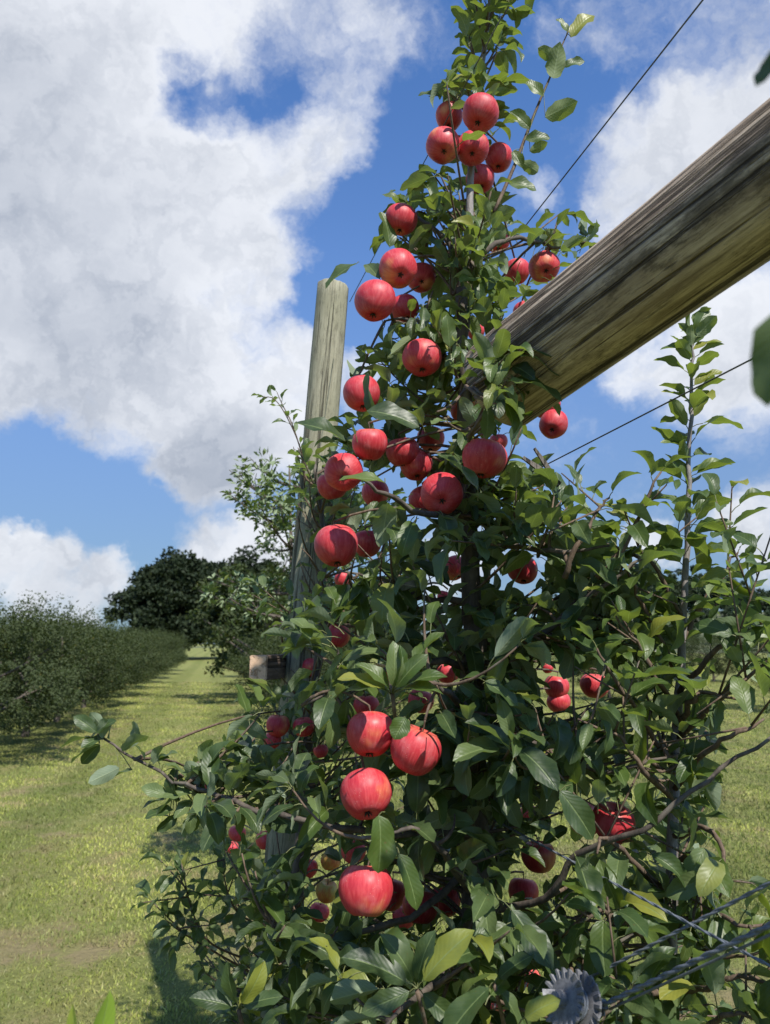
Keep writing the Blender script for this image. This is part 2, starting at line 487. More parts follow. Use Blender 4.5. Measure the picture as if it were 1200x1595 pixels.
class MB:
    """collects vertices and faces of ONE mesh object, in world coordinates"""
    def __init__(s):
        s.v = []; s.f = []; s.mi = []; s.uv = []
        s.nv = 0; s.npf = []       # numpy chunks

    def add(s, v, f, mi=0):
        b = s.nv
        s.v.append(np.asarray(v, dtype=np.float32).reshape(-1, 3))
        s.nv += len(v)
        s.f += [tuple(i + b for i in q) for q in f]
        s.mi += [mi] * len(f)

    def tube(s, pts, rad, seg=6, mi=0, cap=True, squash=None):
        pts = [Vector(p) for p in pts]
        n = len(pts)
        if not hasattr(rad, '__len__'): rad = [rad] * n
        v = []; f = []
        up = Vector((.13, .31, .94))
        pt = None
        for i, p in enumerate(pts):
            t = (pts[min(i + 1, n - 1)] - pts[max(i - 1, 0)])
            t = t.normalized() if t.length > 1e-9 else Vector((0, 0, 1))
            if pt is None:
                a = t.cross(up)
                if a.length < .05: a = t.cross(Vector((1, 0, 0)))
                a.normalize()
            else:
                a = (a - t * a.dot(t)).normalized()
            pt = t
            bb = t.cross(a)
            for k in range(seg):
                an = 2 * math.pi * k / seg
                v.append(p + (a * math.cos(an) + bb * math.sin(an)) * rad[i])
        for i in range(n - 1):
            for k in range(seg):
                k2 = (k + 1) % seg
                f.append((i * seg + k, i * seg + k2, (i + 1) * seg + k2, (i + 1) * seg + k))
        if cap:
            f.append(tuple(range(seg - 1, -1, -1)))
            f.append(tuple((n - 1) * seg + k for k in range(seg)))
        s.add(v, f, mi)

    def build(s, name, mats, parent=None, smooth=True, origin=None):
        me = bpy.data.meshes.new(name)
        V = np.concatenate(s.v) if s.v else np.zeros((0, 3), np.float32)
        off = Vector(origin) if origin is not None else (parent_world(parent) if parent else Vector((0, 0, 0)))
        V = V - np.array(off, dtype=np.float32)
        me.from_pydata(V.tolist(), [], s.f)
        for m in (mats if isinstance(mats, (list, tuple)) else [mats]): me.materials.append(m)
        me.polygons.foreach_set('material_index', s.mi)
        me.polygons.foreach_set('use_smooth', [smooth] * len(s.f))
        me.update()
        o = bpy.data.objects.new(name, me)
        if origin is not None and parent is None: o.location = off
        link(o, parent)
        return o


def parent_world(p):
    v = Vector((0, 0, 0))
    while p is not None:
        v = v + p.location; p = p.parent
    return v


def raw_mesh(name, V, F4, mats, parent=None, uv=None, mi=None, smooth=True):
    """fast quad mesh from numpy arrays, world coordinates"""
    V = V - np.array(parent_world(parent), dtype=np.float32) if parent else V
    me = bpy.data.meshes.new(name)
    me.vertices.add(len(V)); me.vertices.foreach_set('co', V.astype(np.float32).ravel())
    k = F4.shape[1]
    me.loops.add(F4.size); me.loops.foreach_set('vertex_index', F4.astype(np.int32).ravel())
    me.polygons.add(len(F4))
    me.polygons.foreach_set('loop_start', np.arange(len(F4), dtype=np.int32) * k)
    me.polygons.foreach_set('loop_total', np.full(len(F4), k, dtype=np.int32))
    for m in (mats if isinstance(mats, (list, tuple)) else [mats]): me.materials.append(m)
    if mi is not None: me.polygons.foreach_set('material_index', mi.astype(np.int32))
    me.polygons.foreach_set('use_smooth', np.full(len(F4), smooth))
    if uv is not None:
        l = me.uv_layers.new(name='UVMap')
        l.data.foreach_set('uv', uv[F4.ravel()].astype(np.float32).ravel())
    me.update(calc_edges=True)
    me.validate()
    o = bpy.data.objects.new(name, me)
    link(o, parent)
    return o


# ------------------------------------------------------------------ leaves
TS = np.array([0, .07, .17, .29, .42, .55, .68, .80, .91, 1.0])
SS = np.array([-1, -.5, 0, .5, 1])
WT = (np.maximum(TS, 1e-6) ** .58) * (np.maximum(1 - TS, 0) ** .58); WT = WT / WT.max(); WT[0] = .02; WT[-1] = .02


class Leaves:
    def __init__(s):
        s.rows = []       # pos, dir, nor, L, W, curl, fold, phase
        s.pet = []

    def add(s, pos, d, n, L, W, curl, fold, stem=None):
        s.rows.append((*pos, *d, *n, L, W, curl, fold, rnd.uniform(0, 6.28)))
        if stem is not None: s.pet.append((stem, Vector(pos)))

    def build(s, name, mat, parent, petmat=None):
        R = np.array(s.rows)
        n = len(R)
        pos = R[:, 0:3]; d = R[:, 3:6]; nn = R[:, 6:9]
        L, W, curl, fold, ph = [R[:, i] for i in range(9, 14)]
        d = d / np.linalg.norm(d, axis=1, keepdims=True)
        nn = nn - (nn * d).sum(1, keepdims=True) * d
        nn = nn / np.maximum(np.linalg.norm(nn, axis=1, keepdims=True), 1e-6)
        b = np.cross(nn, d)
        nt, ns = len(TS), len(SS)
        # arc of the midrib
        fine = np.linspace(0, 1, 41)
        ang = curl[:, None] * (fine[None, :] - .25)
        ix = np.concatenate([np.zeros((n, 1)), np.cumsum(np.cos(ang)[:, :-1] + np.cos(ang)[:, 1:], 1) * .5 / 40], 1)
        iz = np.concatenate([np.zeros((n, 1)), np.cumsum(np.sin(ang)[:, :-1] + np.sin(ang)[:, 1:], 1) * .5 / 40], 1)
        idx = np.clip((TS * 40).round().astype(int), 0, 40)
        X = ix[:, idx] * L[:, None]; Z = -iz[:, idx] * L[:, None]
        wv = W[:, None] * .5 * WT[None, :]
        jag = 1 + .07 * np.sin(ph[:, None] * 3 + np.arange(nt)[None, :] * 2.6)
        Y = SS[None, None, :] * (wv * jag * np.cos(fold)[:, None])[:, :, None]
        Zs = np.abs(SS)[None, None, :] * (wv * np.sin(fold)[:, None])[:, :, None]
        wob = np.sin(TS[None, :, None] * 9 + ph[:, None, None] + SS[None, None, :] * 1.3) * .12 * (W[:, None, None]) * np.abs(SS)[None, None, :] * WT[None, :, None]
        Zf = Z[:, :, None] + Zs + wob
        Xf = np.repeat(X[:, :, None], ns, 2)
        V = pos[:, None, None, :] + Xf[..., None] * d[:, None, None, :] + Y[..., None] * b[:, None, None, :] + Zf[..., None] * nn[:, None, None, :]
        V = V.reshape(-1, 3)
        q = []
        for i in range(nt - 1):
            for j in range(ns - 1):
                q.append((i * ns + j, (i + 1) * ns + j, (i + 1) * ns + j + 1, i * ns + j + 1))
        q = np.array(q)
        F = (np.arange(n)[:, None, None] * nt * ns + q[None]).reshape(-1, 4)
        uv1 = np.array([((sx + 1) / 2, t) for t in TS for sx in SS])
        UV = np.tile(uv1, (n, 1))
        mi = np.zeros(len(F), int)
        if s.pet:
            A = np.array([list(p[0]) for p in s.pet]); B = np.array([list(p[1]) for p in s.pet])
            D = B - A
            u = np.cross(D, np.array([.3, .2, .9])); u /= np.maximum(np.linalg.norm(u, axis=1, keepdims=True), 1e-6)
            w = np.cross(D, u); w /= np.maximum(np.linalg.norm(w, axis=1, keepdims=True), 1e-6)
            mid = (A + B) / 2 + np.array([0, 0, .002])
            PV = []
            for c in (A, mid, B):
                for k in range(3):
                    a = 2 * math.pi * k / 3
                    PV.append(c + (u * math.cos(a) + w * math.sin(a)) * .0009)
            PV = np.stack(PV, 1).reshape(-1, 3)
            pq = np.array([(i * 3 + k, i * 3 + (k + 1) % 3, (i + 1) * 3 + (k + 1) % 3, (i + 1) * 3 + k) for i in range(2) for k in range(3)])
            PF = (np.arange(len(A))[:, None, None] * 9 + pq[None]).reshape(-1, 4) + len(V)
            V = np.concatenate([V, PV]); F = np.concatenate([F, PF])
            UV = np.concatenate([UV, np.zeros((len(PV), 2))])
            mi = np.concatenate([mi, np.ones(len(PF), int)])
        return raw_mesh(name, V, F, [mat, petmat or M_STEM], parent, UV, mi)


def bez(a, b, c, n=8):
    a, b, c = Vector(a), Vector(b), Vector(c)
    return [a * (1 - t) ** 2 + b * 2 * t * (1 - t) + c * t * t for t in [i / (n - 1) for i in range(n)]]


def cat(pts, n=5):
    pts = [Vector(p) for p in pts]
    P_ = [pts[0] * 2 - pts[1]] + pts + [pts[-1] * 2 - pts[-2]]
    out = []
    for i in range(1, len(P_) - 2):
        for k in range(n):
            t = k / n
            p0, p1, p2, p3 = P_[i - 1:i + 3]
            out.append(.5 * ((2 * p1) + (p2 - p0) * t + (2 * p0 - 5 * p1 + 4 * p2 - p3) * t * t + (3 * p1 - p0 - 3 * p2 + p3) * t ** 3))
    out.append(pts[-1])
    return out


def rv(s=1.0):
    return Vector((rnd.gauss(0, s), rnd.gauss(0, s), rnd.gauss(0, s)))


def path_at(pts, u):
    """u in 0..1 by index"""
    x = u * (len(pts) - 1); i = min(int(x), len(pts) - 2); t = x - i
    return pts[i].lerp(pts[i + 1], t), (pts[i + 1] - pts[i]).normalized()


UPV = Vector((0, 0, 1))


def shoot_leaves(LV, pts, u0, u1, spacing, L, keep, tipc=True, droop=.35, wr=.5, spread=55):
    ln = sum((pts[i + 1] - pts[i]).length for i in range(len(pts) - 1))
    n = max(2, int(ln * (u1 - u0) / spacing))
    ph = rnd.uniform(0, 6.28); cnt = 0
    for k in range(n + 1):
        u = u0 + (u1 - u0) * (k + rnd.uniform(-.25, .25)) / n
        u = min(max(u, 0.01), .999)
        p, t = path_at(pts, u)
        ph += 2.4
        a = t.cross(UPV if abs(t.z) < .9 else Vector((1, 0, 0))).normalized(); b = t.cross(a)
        q = a * math.cos(ph) + b * math.sin(ph)
        sp = math.radians(spread + rnd.uniform(-15, 15)) * (1 if u < .93 else .45)
        d = t * math.cos(sp) + q * math.sin(sp)
        d = (d + Vector((0, 0, -droop * rnd.uniform(.2, 1.4))) + rv(.12)).normalized()
        l = L * rnd.uniform(.68, 1.18) * (1 if u < .85 else .75)
        cnt += bool(add_leaf(LV, p, d, l, keep, t, wr))
    return cnt


def add_leaf(LV, p, d, l, keep, t=UPV, wr=.5, pl=None, nvec=None, curl=None):
    pet = (pl if pl is not None else rnd.uniform(.18, .38) * l)
    base = p + (d + Vector((0, 0, .35))).normalized() * pet
    c = base + d * l * .5
    if keep and not keep(c, l): return False
    n = nvec or (UPV * .9 + t * .35 + rv(.38))
    LV.add(base, d, n, l, l * wr * rnd.uniform(.88, 1.15), curl if curl is not None else rnd.uniform(.1, 1.6), rnd.uniform(.08, .8), p)
    return True


def spur_cluster(LV, p, d0, n, L, keep, wr=.5):
    """rosette of leaves at a spur"""
    d0 = Vector(d0).normalized()
    for k in range(n):
        q = (rv(1)); q = (q - d0 * q.dot(d0)).normalized()
        d = (d0 * rnd.uniform(.1, .9) + q * rnd.uniform(.5, 1) + Vector((0, 0, -.15))).normalized()
        add_leaf(LV, p, d, L * rnd.uniform(.55, 1.1), keep, d0, wr)


# ------------------------------------------------------------------ apples
# px, py, width in photo px, real diameter (m) or None, type, tilt towards viewer (calyx seen), tree, label
APPLES = [
 (749,178,54,.070,'r',.5,'A','red apple at the very top of the topmost cluster, just under the highest leaves'),
 (700,183,42,.064,'r',.2,'A','red apple half behind a leaf, at the upper left of the topmost cluster'),
 (691,227,50,.070,'r',.9,'A','red apple at the left edge of the topmost cluster with its blossom end showing'),
 (736,233,48,.068,'r',.8,'A','red apple in the middle of the topmost cluster between two others'),
 (777,246,42,.064,'r',.3,'A','red apple at the right end of the topmost cluster'),
 (748,279,42,.064,'r',.2,'A','lowest red apple of the topmost cluster, beside the pale stem'),
 (626,343,48,.068,'r',.2,'A','single red apple above the cluster of four beside the upright post top'),
 (620,419,56,.074,'r',1.0,'A','red apple with dark blossom end facing out, upper of the cluster near the post top'),
 (657,434,43,.064,'r',.9,'A','smaller red apple tucked right of the one with the dark blossom end by the post'),
 (585,469,62,.078,'r',.3,'A','big red apple sticking out left, nearest to the top of the upright post'),
 (631,481,44,.064,'r',.1,'A','red apple in shade below the cluster beside the post top, partly behind leaves'),
 (776,375,38,.064,'r',.1,'A','dark red apple in shade right of the pale stem, under the topmost cluster'),
 (805,423,38,.062,'r',.1,'A','red apple left of the lone apple by the upper edge of the log beam'),
 (848,415,45,.068,'r',.7,'A','round red apple furthest right above the log beam'),
 (818,486,34,.062,'r',.2,'A','red apple peeking over the upper edge of the log beam'),
 (659,558,58,.076,'r',.4,'A','dark red apple with a shadow across it, midway up the trunk left of the beam'),
 (741,517,26,.060,'r',.1,'A','small bit of dark red apple against the trunk just above the beam end'),
 (564,613,54,.070,'r',.3,'A','red apple beside the upright post with a narrow leaf hanging over it'),
 (727,640,44,.064,'o',.1,'A','orange red apple among leaves just left of the end of the log beam'),
 (576,692,54,.068,'r',.1,'A','red apple below the one with the hanging leaf, left part of the middle cluster'),
 (627,704,50,.068,'r',.1,'A','red apple in the centre of the middle cluster, partly behind a leaf'),
 (672,684,42,.064,'r',.1,'A','red apple at the back top of the middle cluster'),
 (648,724,48,.066,'r',.2,'A','dark red apple in shade in the lower centre of the middle cluster'),
 (536,737,56,.070,'r',.9,'A','red apple with a brown blossom end, left end of the middle cluster against the post'),
 (518,756,46,.066,'r',.2,'A','dark red apple behind and below the leftmost one of the middle cluster'),
 (753,714,66,.080,'r',.1,'A','big bright red apple right of the middle cluster, just below the end of the beam'),
 (777,688,28,.060,'r',.1,'A','dark sliver of apple behind the big bright one below the beam end'),
 (689,770,62,.078,'r',.9,'A','big red apple with blossom end facing down, bottom of the middle cluster'),
 (663,780,48,.068,'r',.2,'A','dark apple half hidden behind the bottom one of the middle cluster'),
 (585,768,42,.066,'r',.2,'A','dark apple in deep shade under leaves between the middle cluster and the pair below'),
 (850,632,42,.066,'r',.2,'A','red apple touching the underside of the log beam'),
 (862,662,44,.066,'r',.7,'A','round red apple hanging against blue sky under the log beam'),
 (525,850,64,.080,'r',.2,'A','large glossy red apple of the pair beside the post, lit on its right side'),
 (572,847,44,.066,'r',.2,'A','dark apple of the pair beside the post, tucked right of the large glossy one'),
 (534,902,26,.060,'r',.1,'B','small dark red apple right below the large glossy one beside the post'),
 (707,885,40,.064,'r',.1,'A','dark red apple hidden in the shaded leaves left of the trunk, centre of the tree'),
 (815,888,46,.066,'r',.1,'A','dark red apple hidden under big leaves right of the trunk, centre of the tree'),
 (527,990,36,.062,'r',.1,'B','dark red apple in front of the lower post, left of the rosette of leaves'),
 (693,930,22,.060,'r',.1,'A','tiny glimpse of red apple beside the trunk below the shaded one'),
 (485,1040,30,.060,'r',.1,'B','red apple right of the sawn timber end, seen between leaves'),
 (698,1048,36,.062,'r',.1,'A','dark red apple against the trunk level with the sawn timber end'),
 (577,1143,74,.080,'r',.1,'A','large bright red apple, left one of the side by side pair on the front'),
 (648,1168,74,.078,'r',.1,'A','large bright red apple, right one of the side by side pair on the front'),
 (569,1237,76,.080,'r',.5,'A','large red apple split by a dark leaf shadow, directly below the side by side pair'),
 (571,1386,80,.082,'r',.2,'A','lowest big red apple on the front of the tree, with a bright lit patch'),
 (597,1050,36,.062,'o',.1,'A','orange red apple half covered by pale leaves above the side by side pair'),
 (570,1100,38,.066,'r',.1,'A','shaded red apple just above and behind the left one of the side by side pair'),
 (433,1130,34,.066,'r',.1,'A','pinkish red apple at the left side of the tree under the sawn timber end'),
 (473,1132,32,.064,'r',.1,'A','pinkish red apple between the one under the timber end and the front pair'),
 (425,1153,26,.062,'r',.1,'A','dark apple just below the pinkish one under the sawn timber end'),
 (500,1170,22,.060,'r',.1,'A','small dark apple in the leaves left of the front pair'),
 (655,1092,40,.064,'r',.1,'A','dark red apple behind the leaves above the right one of the front pair'),
 (867,1070,36,.062,'r',.1,'A','brownish red apple in shade, upper of two right of the trunk'),
 (871,1094,34,.062,'r',.1,'A','brownish red apple in shade, lower of two right of the trunk'),
 (853,1040,18,.055,'r',.1,'A','thin red sliver of apple above the two brownish ones right of the trunk'),
 (927,1068,42,.064,'r',.2,'A','small bright red apple peeking from under a leaf, right of the two brownish ones'),
 (956,1282,64,.074,'r',.1,'A','bright red apple at the lower right beside the dark slanting limb'),
 (912,1276,48,.068,'r',.1,'A','dark red apple behind a leaf, left of the bright one by the slanting limb'),
 (840,1334,50,.068,'r',.1,'A','dull red apple in shade at lower right above the wire'),
 (815,1390,46,.066,'r',.1,'A','dull red apple in shade below the one above the wire'),
 (655,1412,54,.070,'r',.2,'A','dark red apple in deep shade, left of two right of the lowest big one'),
 (694,1404,48,.068,'r',.2,'A','dark red apple in deep shade, right of two right of the lowest big one'),
 (630,1426,36,.062,'r',.1,'A','dark apple between the lowest big one and the two shaded ones'),
 (370,1298,25,.060,'r',.1,'B','small red apple at the far left edge of the foliage, upper of two'),
 (415,1308,30,.062,'r',.2,'B','small round dark red apple hanging against sunlit grass on the left'),
 (447,1298,26,.060,'r',.1,'B','small dark apple right of the round one against sunlit grass'),
 (362,1320,19,.056,'r',.1,'B','small dark apple at the far left edge of the foliage, lower of two'),
 (479,1352,30,.062,'r',.1,'B','small red apple left of the orange one near the lowest big apple'),
 (515,1341,30,.062,'y',.1,'B','small orange apple in shade, upper left of the lowest big apple'),
 (509,1388,34,.064,'y',.1,'B','small yellow orange apple left of the lowest big apple'),
 (497,1421,30,.062,'r',.1,'B','small dark red apple below the yellow orange one'),
 (551,1326,38,.066,'r',.1,'A','dark red apple above and behind the lowest big apple'),
 (607,1392,48,.070,'r',.1,'A','half lit apple pressed against the right of the lowest big apple'),
 (826,1270,30,.062,'r',.1,'A','dark red apple mostly behind leaves above the dull one over the wire'),
 (829,1525,28,.060,'r',.1,'A','small strip of red apple just above the round wire strainer'),
 (600,1550,28,.062,'r',.1,'A','dark red apple low among the bottom leaves, left of the trunk'),
 (624,1572,24,.060,'r',.1,'A','dark red apple at the bottom edge, just below the one left of the trunk'),
 (775,1572,28,.060,'r',.1,'A','dark red apple at the bottom edge right of the trunk, beside the strainer'),
 (317,1227,14,.045,'r',.1,'A','tiny pinkish red apple on the limb reaching out over the grass at left'),
 (568,945,14,.045,'o',.1,'B','tiny bright pinkish apple between the post and the trunk'),
]


def apple_meshes(seed):
    r = random.Random(seed)
    nseg, nr = 28, 22
    asym = r.uniform(-.09, .09); ecc = r.uniform(.92, 1.04); h = r.uniform(.80, 1.0)
    ph = r.uniform(0, 6.28)
    V = []; F = []
    V.append((0, 0, 0))
    for i in range(nr + 1):
        fi = math.pi * i / nr
        rad = math.sin(fi) ** .92 * (1 + .09 * math.cos(fi))
        z = h * math.cos(fi) * 1.0 - .34 * math.exp(-(fi / .36) ** 2) + .20 * math.exp(-((math.pi - fi) / .27) ** 2)
        for k in range(nseg):
            a = 2 * math.pi * k / nseg
            lob = 1 + .028 * math.cos(5 * a + ph) * (1 - math.cos(fi)) / 2 + asym * math.cos(a) * math.sin(fi)
            V.append((rad * lob * math.cos(a) * .5 / 1.02, rad * lob * math.sin(a) * .5 * ecc / 1.02, (z + .05 * asym * math.cos(a)) * .5))
    V = V[1:]
    for i in range(nr):
        for k in range(nseg):
            k2 = (k + 1) % nseg
            F.append((i * nseg + k, (i + 1) * nseg + k, (i + 1) * nseg + k2, i * nseg + k2))
    S = .072
    me = bpy.data.meshes.new('apple')
    me.from_pydata([(x * S, y * S, z * S) for x, y, z in V], [], F)
    me.polygons.foreach_set('use_smooth', [True] * len(F))
    mb = MB()
    zt = (h - .34) * .5 * S
    zb = (-h + .20) * .5 * S
    mb.tube(cat([(0, 0, zt - .001), (.001, 0, zt + .010), (.0035, .001, zt + .020)], 3), [.0011] * 6 + [.0018], 6)
    # calyx: five little dried sepals round a pit
    cb = MB()
    cb.tube([(0, 0, zb - .0002), (0, 0, zb - .0022)], [.0030, .0022], 8)
    for k in range(5):
        a = 2 * math.pi * k / 5
        ca, sa = math.cos(a), math.sin(a)
        pts = [(ca * .0018, sa * .0018, zb - .001), (ca * .0044, sa * .0044, zb - .0034), (ca * .0052, sa * .0052, zb - .0062)]
        cb.tube(pts, [.0014, .0011, .0003], 4)
    return me, mb, cb, zt


protos = []
for sd_ in range(5):
    me, mb, cb, zt = apple_meshes(sd_ + 3)
    st = mb.build('stem', M_TWIG); ca = cb.build('calyx', M_CALYX)
    protos.append((me, st.data, ca.data, zt))
    bpy.data.objects.remove(st); bpy.data.objects.remove(ca)
amesh = {}
for i, (me, a, b, zt) in enumerate(protos):
    for k, m in M_APPLE.items():
        c = me.copy(); c.materials.append(m); amesh[(i, k)] = c

apple_info = []          # px,py,rpx,z, centre, radius, stem top, tree
for i, (px, py, w, D, typ, cal, tree, lab) in enumerate(APPLES):
    D *= 1.0
    w = w * 1.09
    z = D * FOC / w
    if tree == 'A': z = min(max(z, 0.98), 1.78)
    D = w * z / FOC
    c = P(px, py, z)
    vid = i % 5
    me, sme, cme, zt = protos[vid]
    o = bpy.data.objects.new('apple', amesh[(vid, typ)])
    toc = (Vector((0, 0, CAMH)) - c).normalized()
    down = (Vector((0, 0, -1)) * (1 - .55 * cal) + toc * cal * .9 + rv(.16)).normalized()
    if cal > .6: down = (Vector((0, 0, -.42)) + toc * .9 + rv(.1)).normalized()
    q = (-down).to_track_quat('Z', 'X')
    q = q @ Matrix.Rotation(rnd.uniform(0, 6.28), 3, 'Z').to_quaternion()
    o.rotation_mode = 'QUATERNION'; o.rotation_quaternion = q
    o.location = c
    s = D / .072
    o.scale = (s, s, s)
    COL.objects.link(o)
    tag(o, lab, 'apple', 'apples hanging in the apple trees')
    for nm, dta in (('stem', sme), ('calyx', cme)):
        ch = bpy.data.objects.new(nm, dta); COL.objects.link(ch); ch.parent = o
    top = c + (q @ Vector((.0035, .001, zt + .020))) * s
    apple_info.append((px, py, w / 2, z, c, D / 2, top, tree, w))

AI = [(a[0], a[1], a[2], a[3], a[4], a[5]) for a in apple_info]


def apple_ok(c, l, px, py, z, prob=.97):
    for (ax, ay, ar, az, ac, rr) in AI:
        dx, dy = px - ax, py - ay
        if abs(dx) > 90 or abs(dy) > 90: continue
        if z < az + .01:
            lp = l * FOC / z * .36
            q = math.hypot(dx, dy)
            strong = ar > 17
            if q < ar * .92 + lp * (.95 if strong else .72):
                if rnd.random() < (prob if ar > 27 else .88): return False
        if (c - ac).length < rr * .9 + l * .25: return False
    return True


# ------------------------------------------------------------------ main apple tree
def twig_ok(pts):
    for p in pts:
        x, y, z = proj(p)
        for a in AI:
            if z < a[3] and math.hypot(x - a[0], y - a[1]) < a[2] * .9: return False
    return True


def interp(tab, y):
    for (a, b) in zip(tab, tab[1:]):
        if a[0] <= y <= b[0]:
            t = (y - a[0]) / (b[0] - a[0])
            return a[1] + (b[1] - a[1]) * t, a[2] + (b[2] - a[2]) * t
    return (tab[0][1], tab[0][2]) if y < tab[0][0] else (tab[-1][1], tab[-1][2])


SIL = [(-120, 735, 800), (0, 722, 835), (60, 718, 810), (110, 705, 815), (150, 672, 830), (200, 668, 830), (250, 690, 810), (285, 640, 830), (300, 600, 850), (340, 570, 915),
       (400, 560, 935), (440, 552, 900), (470, 552, 855), (520, 560, 850), (560, 560, 860), (600, 530, 865), (640, 480, 850), (665, 485, 830), (700, 500, 800), (740, 505, 850),
       (790, 520, 900), (840, 500, 970), (880, 505, 1010), (920, 500, 1040), (970, 440, 1050), (1030, 405, 1080), (1080, 385, 1100), (1140, 345, 1110), (1200, 300, 1120),
       (1260, 300, 1120), (1300, 335, 1120), (1360, 370, 1120), (1430, 400, 1130), (1520, 370, 1140), (1600, 330, 1150), (1800, 330, 1150)]


def keepA(c, l):
    px, py, z = proj(c)
    if 372 < px < 458 and 1008 < py < 1068: return False
    if in_light_path(c): return False
    lo, hi = interp(SIL, py)
    if px < lo - 6 or px > hi + 6: return False
    # the beam stays bare right of the tree
    if px > 850 and beam_cover(px, py) and z < 1.25: return False
    if z < .82: return False
    if px > 860 and py > 1060 and rnd.random() < .45: return False
    if px > 760 and 1320 < py < 1500 and rnd.random() < .4: return False
    if 480 < px < 548 and 430 < py < 640: return False
    return apple_ok(c, l, px, py, z)


LITE = PY(398, 1040, 2.0)


HERO = [a[4] for a in apple_info if (a[0], a[1]) in ((577, 1143), (648, 1168), (569, 1237), (956, 1282), (927, 1068), (753, 714), (571, 1386))]


def in_light_path(c, r=.085):
    for h in HERO:
        v = c - h - Vector((.0, -.02, .0)); t = v.dot(sd)
        if t > 0 and (v - sd * t).length < .034: return True
    v = c - LITE; t = v.dot(sd)
    return t > 0 and (v - sd * t).length < r


def beam_cover(px, py):
    yt = 155 - .89 * (px - 1200); yb = 405 - .568 * (px - 1200)
    return yt - 12 < py < yb + 12


treeA = empty('apple_tree', (0.17, 1.38, 0), 'tall apple tree laden with red apples in the centre, its top above the log beam', 'apple tree', 'apple trees of the near row')
TYA = 1.38
tr_px = [(746, 1750), (742, 1500), (741, 1300), (738, 1150), (736, 1000), (731, 850), (728, 700), (722, 560), (719, 450)]
tr = [PY(x, y, TYA) for x, y in tr_px]
base = tr[0].copy(); base.z = -.03; base.x = .17
trunk_pts = cat([base, Vector((base.x, TYA, (tr[0].z) * .5))] + tr, 4)
lead_pts = cat([tr[-1], PY(731, 380, TYA), PY(733, 280, TYA), PY(743, 160, TYA), PY(757, 60, TYA), PY(768, -30, TYA), PY(772, -110, TYA)], 4)


def wob(pts, s=.004):
    return [p + rv(s) if 0 < i < len(pts) - 1 else p for i, p in enumerate(pts)]


mb = MB()
mb.tube(wob(trunk_pts, .003), [.030 - .018 * i / len(trunk_pts) for i in range(len(trunk_pts))], 12)
mb.build('trunk', M_BARK, treeA)
mb = MB()
mb.tube(lead_pts, [.0095 - .0065 * i / len(lead_pts) for i in range(len(lead_pts))], 8)
mb.build('leader', M_LEADER, treeA)
ALLT = trunk_pts + lead_pts[1:]


def trunk_near(z):
    return min(ALLT, key=lambda p: abs(p.z - z))


LA = Leaves(); LAY = Leaves()
twigs = MB()
limbs = []


def limb(pts, r0, r1, n=4, mat=None, tree=None, name='limb'):
    q = cat(pts, n)
    m_ = MB()
    m_.tube(wob(q, .002), [r0 + (r1 - r0) * i / (len(q) - 1) for i in range(len(q))], 8)
    m_.build(name, mat or M_BARK, tree or treeA)
    limbs.append(q)
    return q


# visible limbs (photo pixels, world y)
LM = []
for spec in [
    [(728, 800, 1.38), (660, 800, 1.25), (600, 770, 1.15), (560, 740, 1.12)],
    [(722, 560, 1.38), (690, 520, 1.36), (650, 500, 1.36), (600, 500, 1.38)],
    [(719, 430, 1.38), (700, 380, 1.38), (660, 345, 1.40), (620, 325, 1.42)],
    [(726, 430, 1.38), (760, 390, 1.38), (810, 370, 1.42), (860, 385, 1.45), (905, 380, 1.45)],
    [(731, 850, 1.38), (800, 850, 1.30), (880, 860, 1.22), (950, 850, 1.2)],
    [(736, 960, 1.38), (830, 990, 1.3), (900, 940, 1.25), (960, 900, 1.2), (1010, 860, 1.2)],
    [(738, 1150, 1.38), (830, 1160, 1.25), (940, 1200, 1.2), (1040, 1180, 1.2)],
    [(738, 1150, 1.38), (710, 1090, 1.25), (660, 1060, 1.12), (608, 1050, 1.04)],
    [(741, 1300, 1.38), (640, 1300, 1.28), (520, 1290, 1.25), (400, 1260, 1.3), (330, 1235, 1.33), (290, 1222, 1.35), (210, 1183, 1.37), (150, 1140, 1.38)],
    [(742, 1400, 1.38), (690, 1330, 1.2), (650, 1290, 1.12), (600, 1300, 1.10)],
    [(742, 1420, 1.38), (850, 1400, 1.25), (900, 1330, 1.2), (1000, 1290, 1.12), (1100, 1215, 1.1), (1200, 1150, 1.08), (1290, 1100, 1.05)],
    [(742, 1480, 1.38), (700, 1520, 1.2), (640, 1560, 1.05), (600, 1600, 1.0)],
    [(736, 1040, 1.38), (650, 1030, 1.3), (560, 1060, 1.25), (470, 1100, 1.25)],
    [(742, 1450, 1.38), (860, 1480, 1.3), (960, 1470, 1.2), (1050, 1420, 1.2)],
    [(736, 940, 1.38), (660, 930, 1.4), (590, 900, 1.42), (530, 890, 1.45)],
    [(741, 1350, 1.38), (640, 1430, 1.3), (520, 1460, 1.25), (430, 1440, 1.25)],
]:
    pts = [PY(*s_) for s_ in spec]
    # start on the trunk
    LM.append(limb(pts, .0075 if len(pts) < 7 else .0065, .0018))

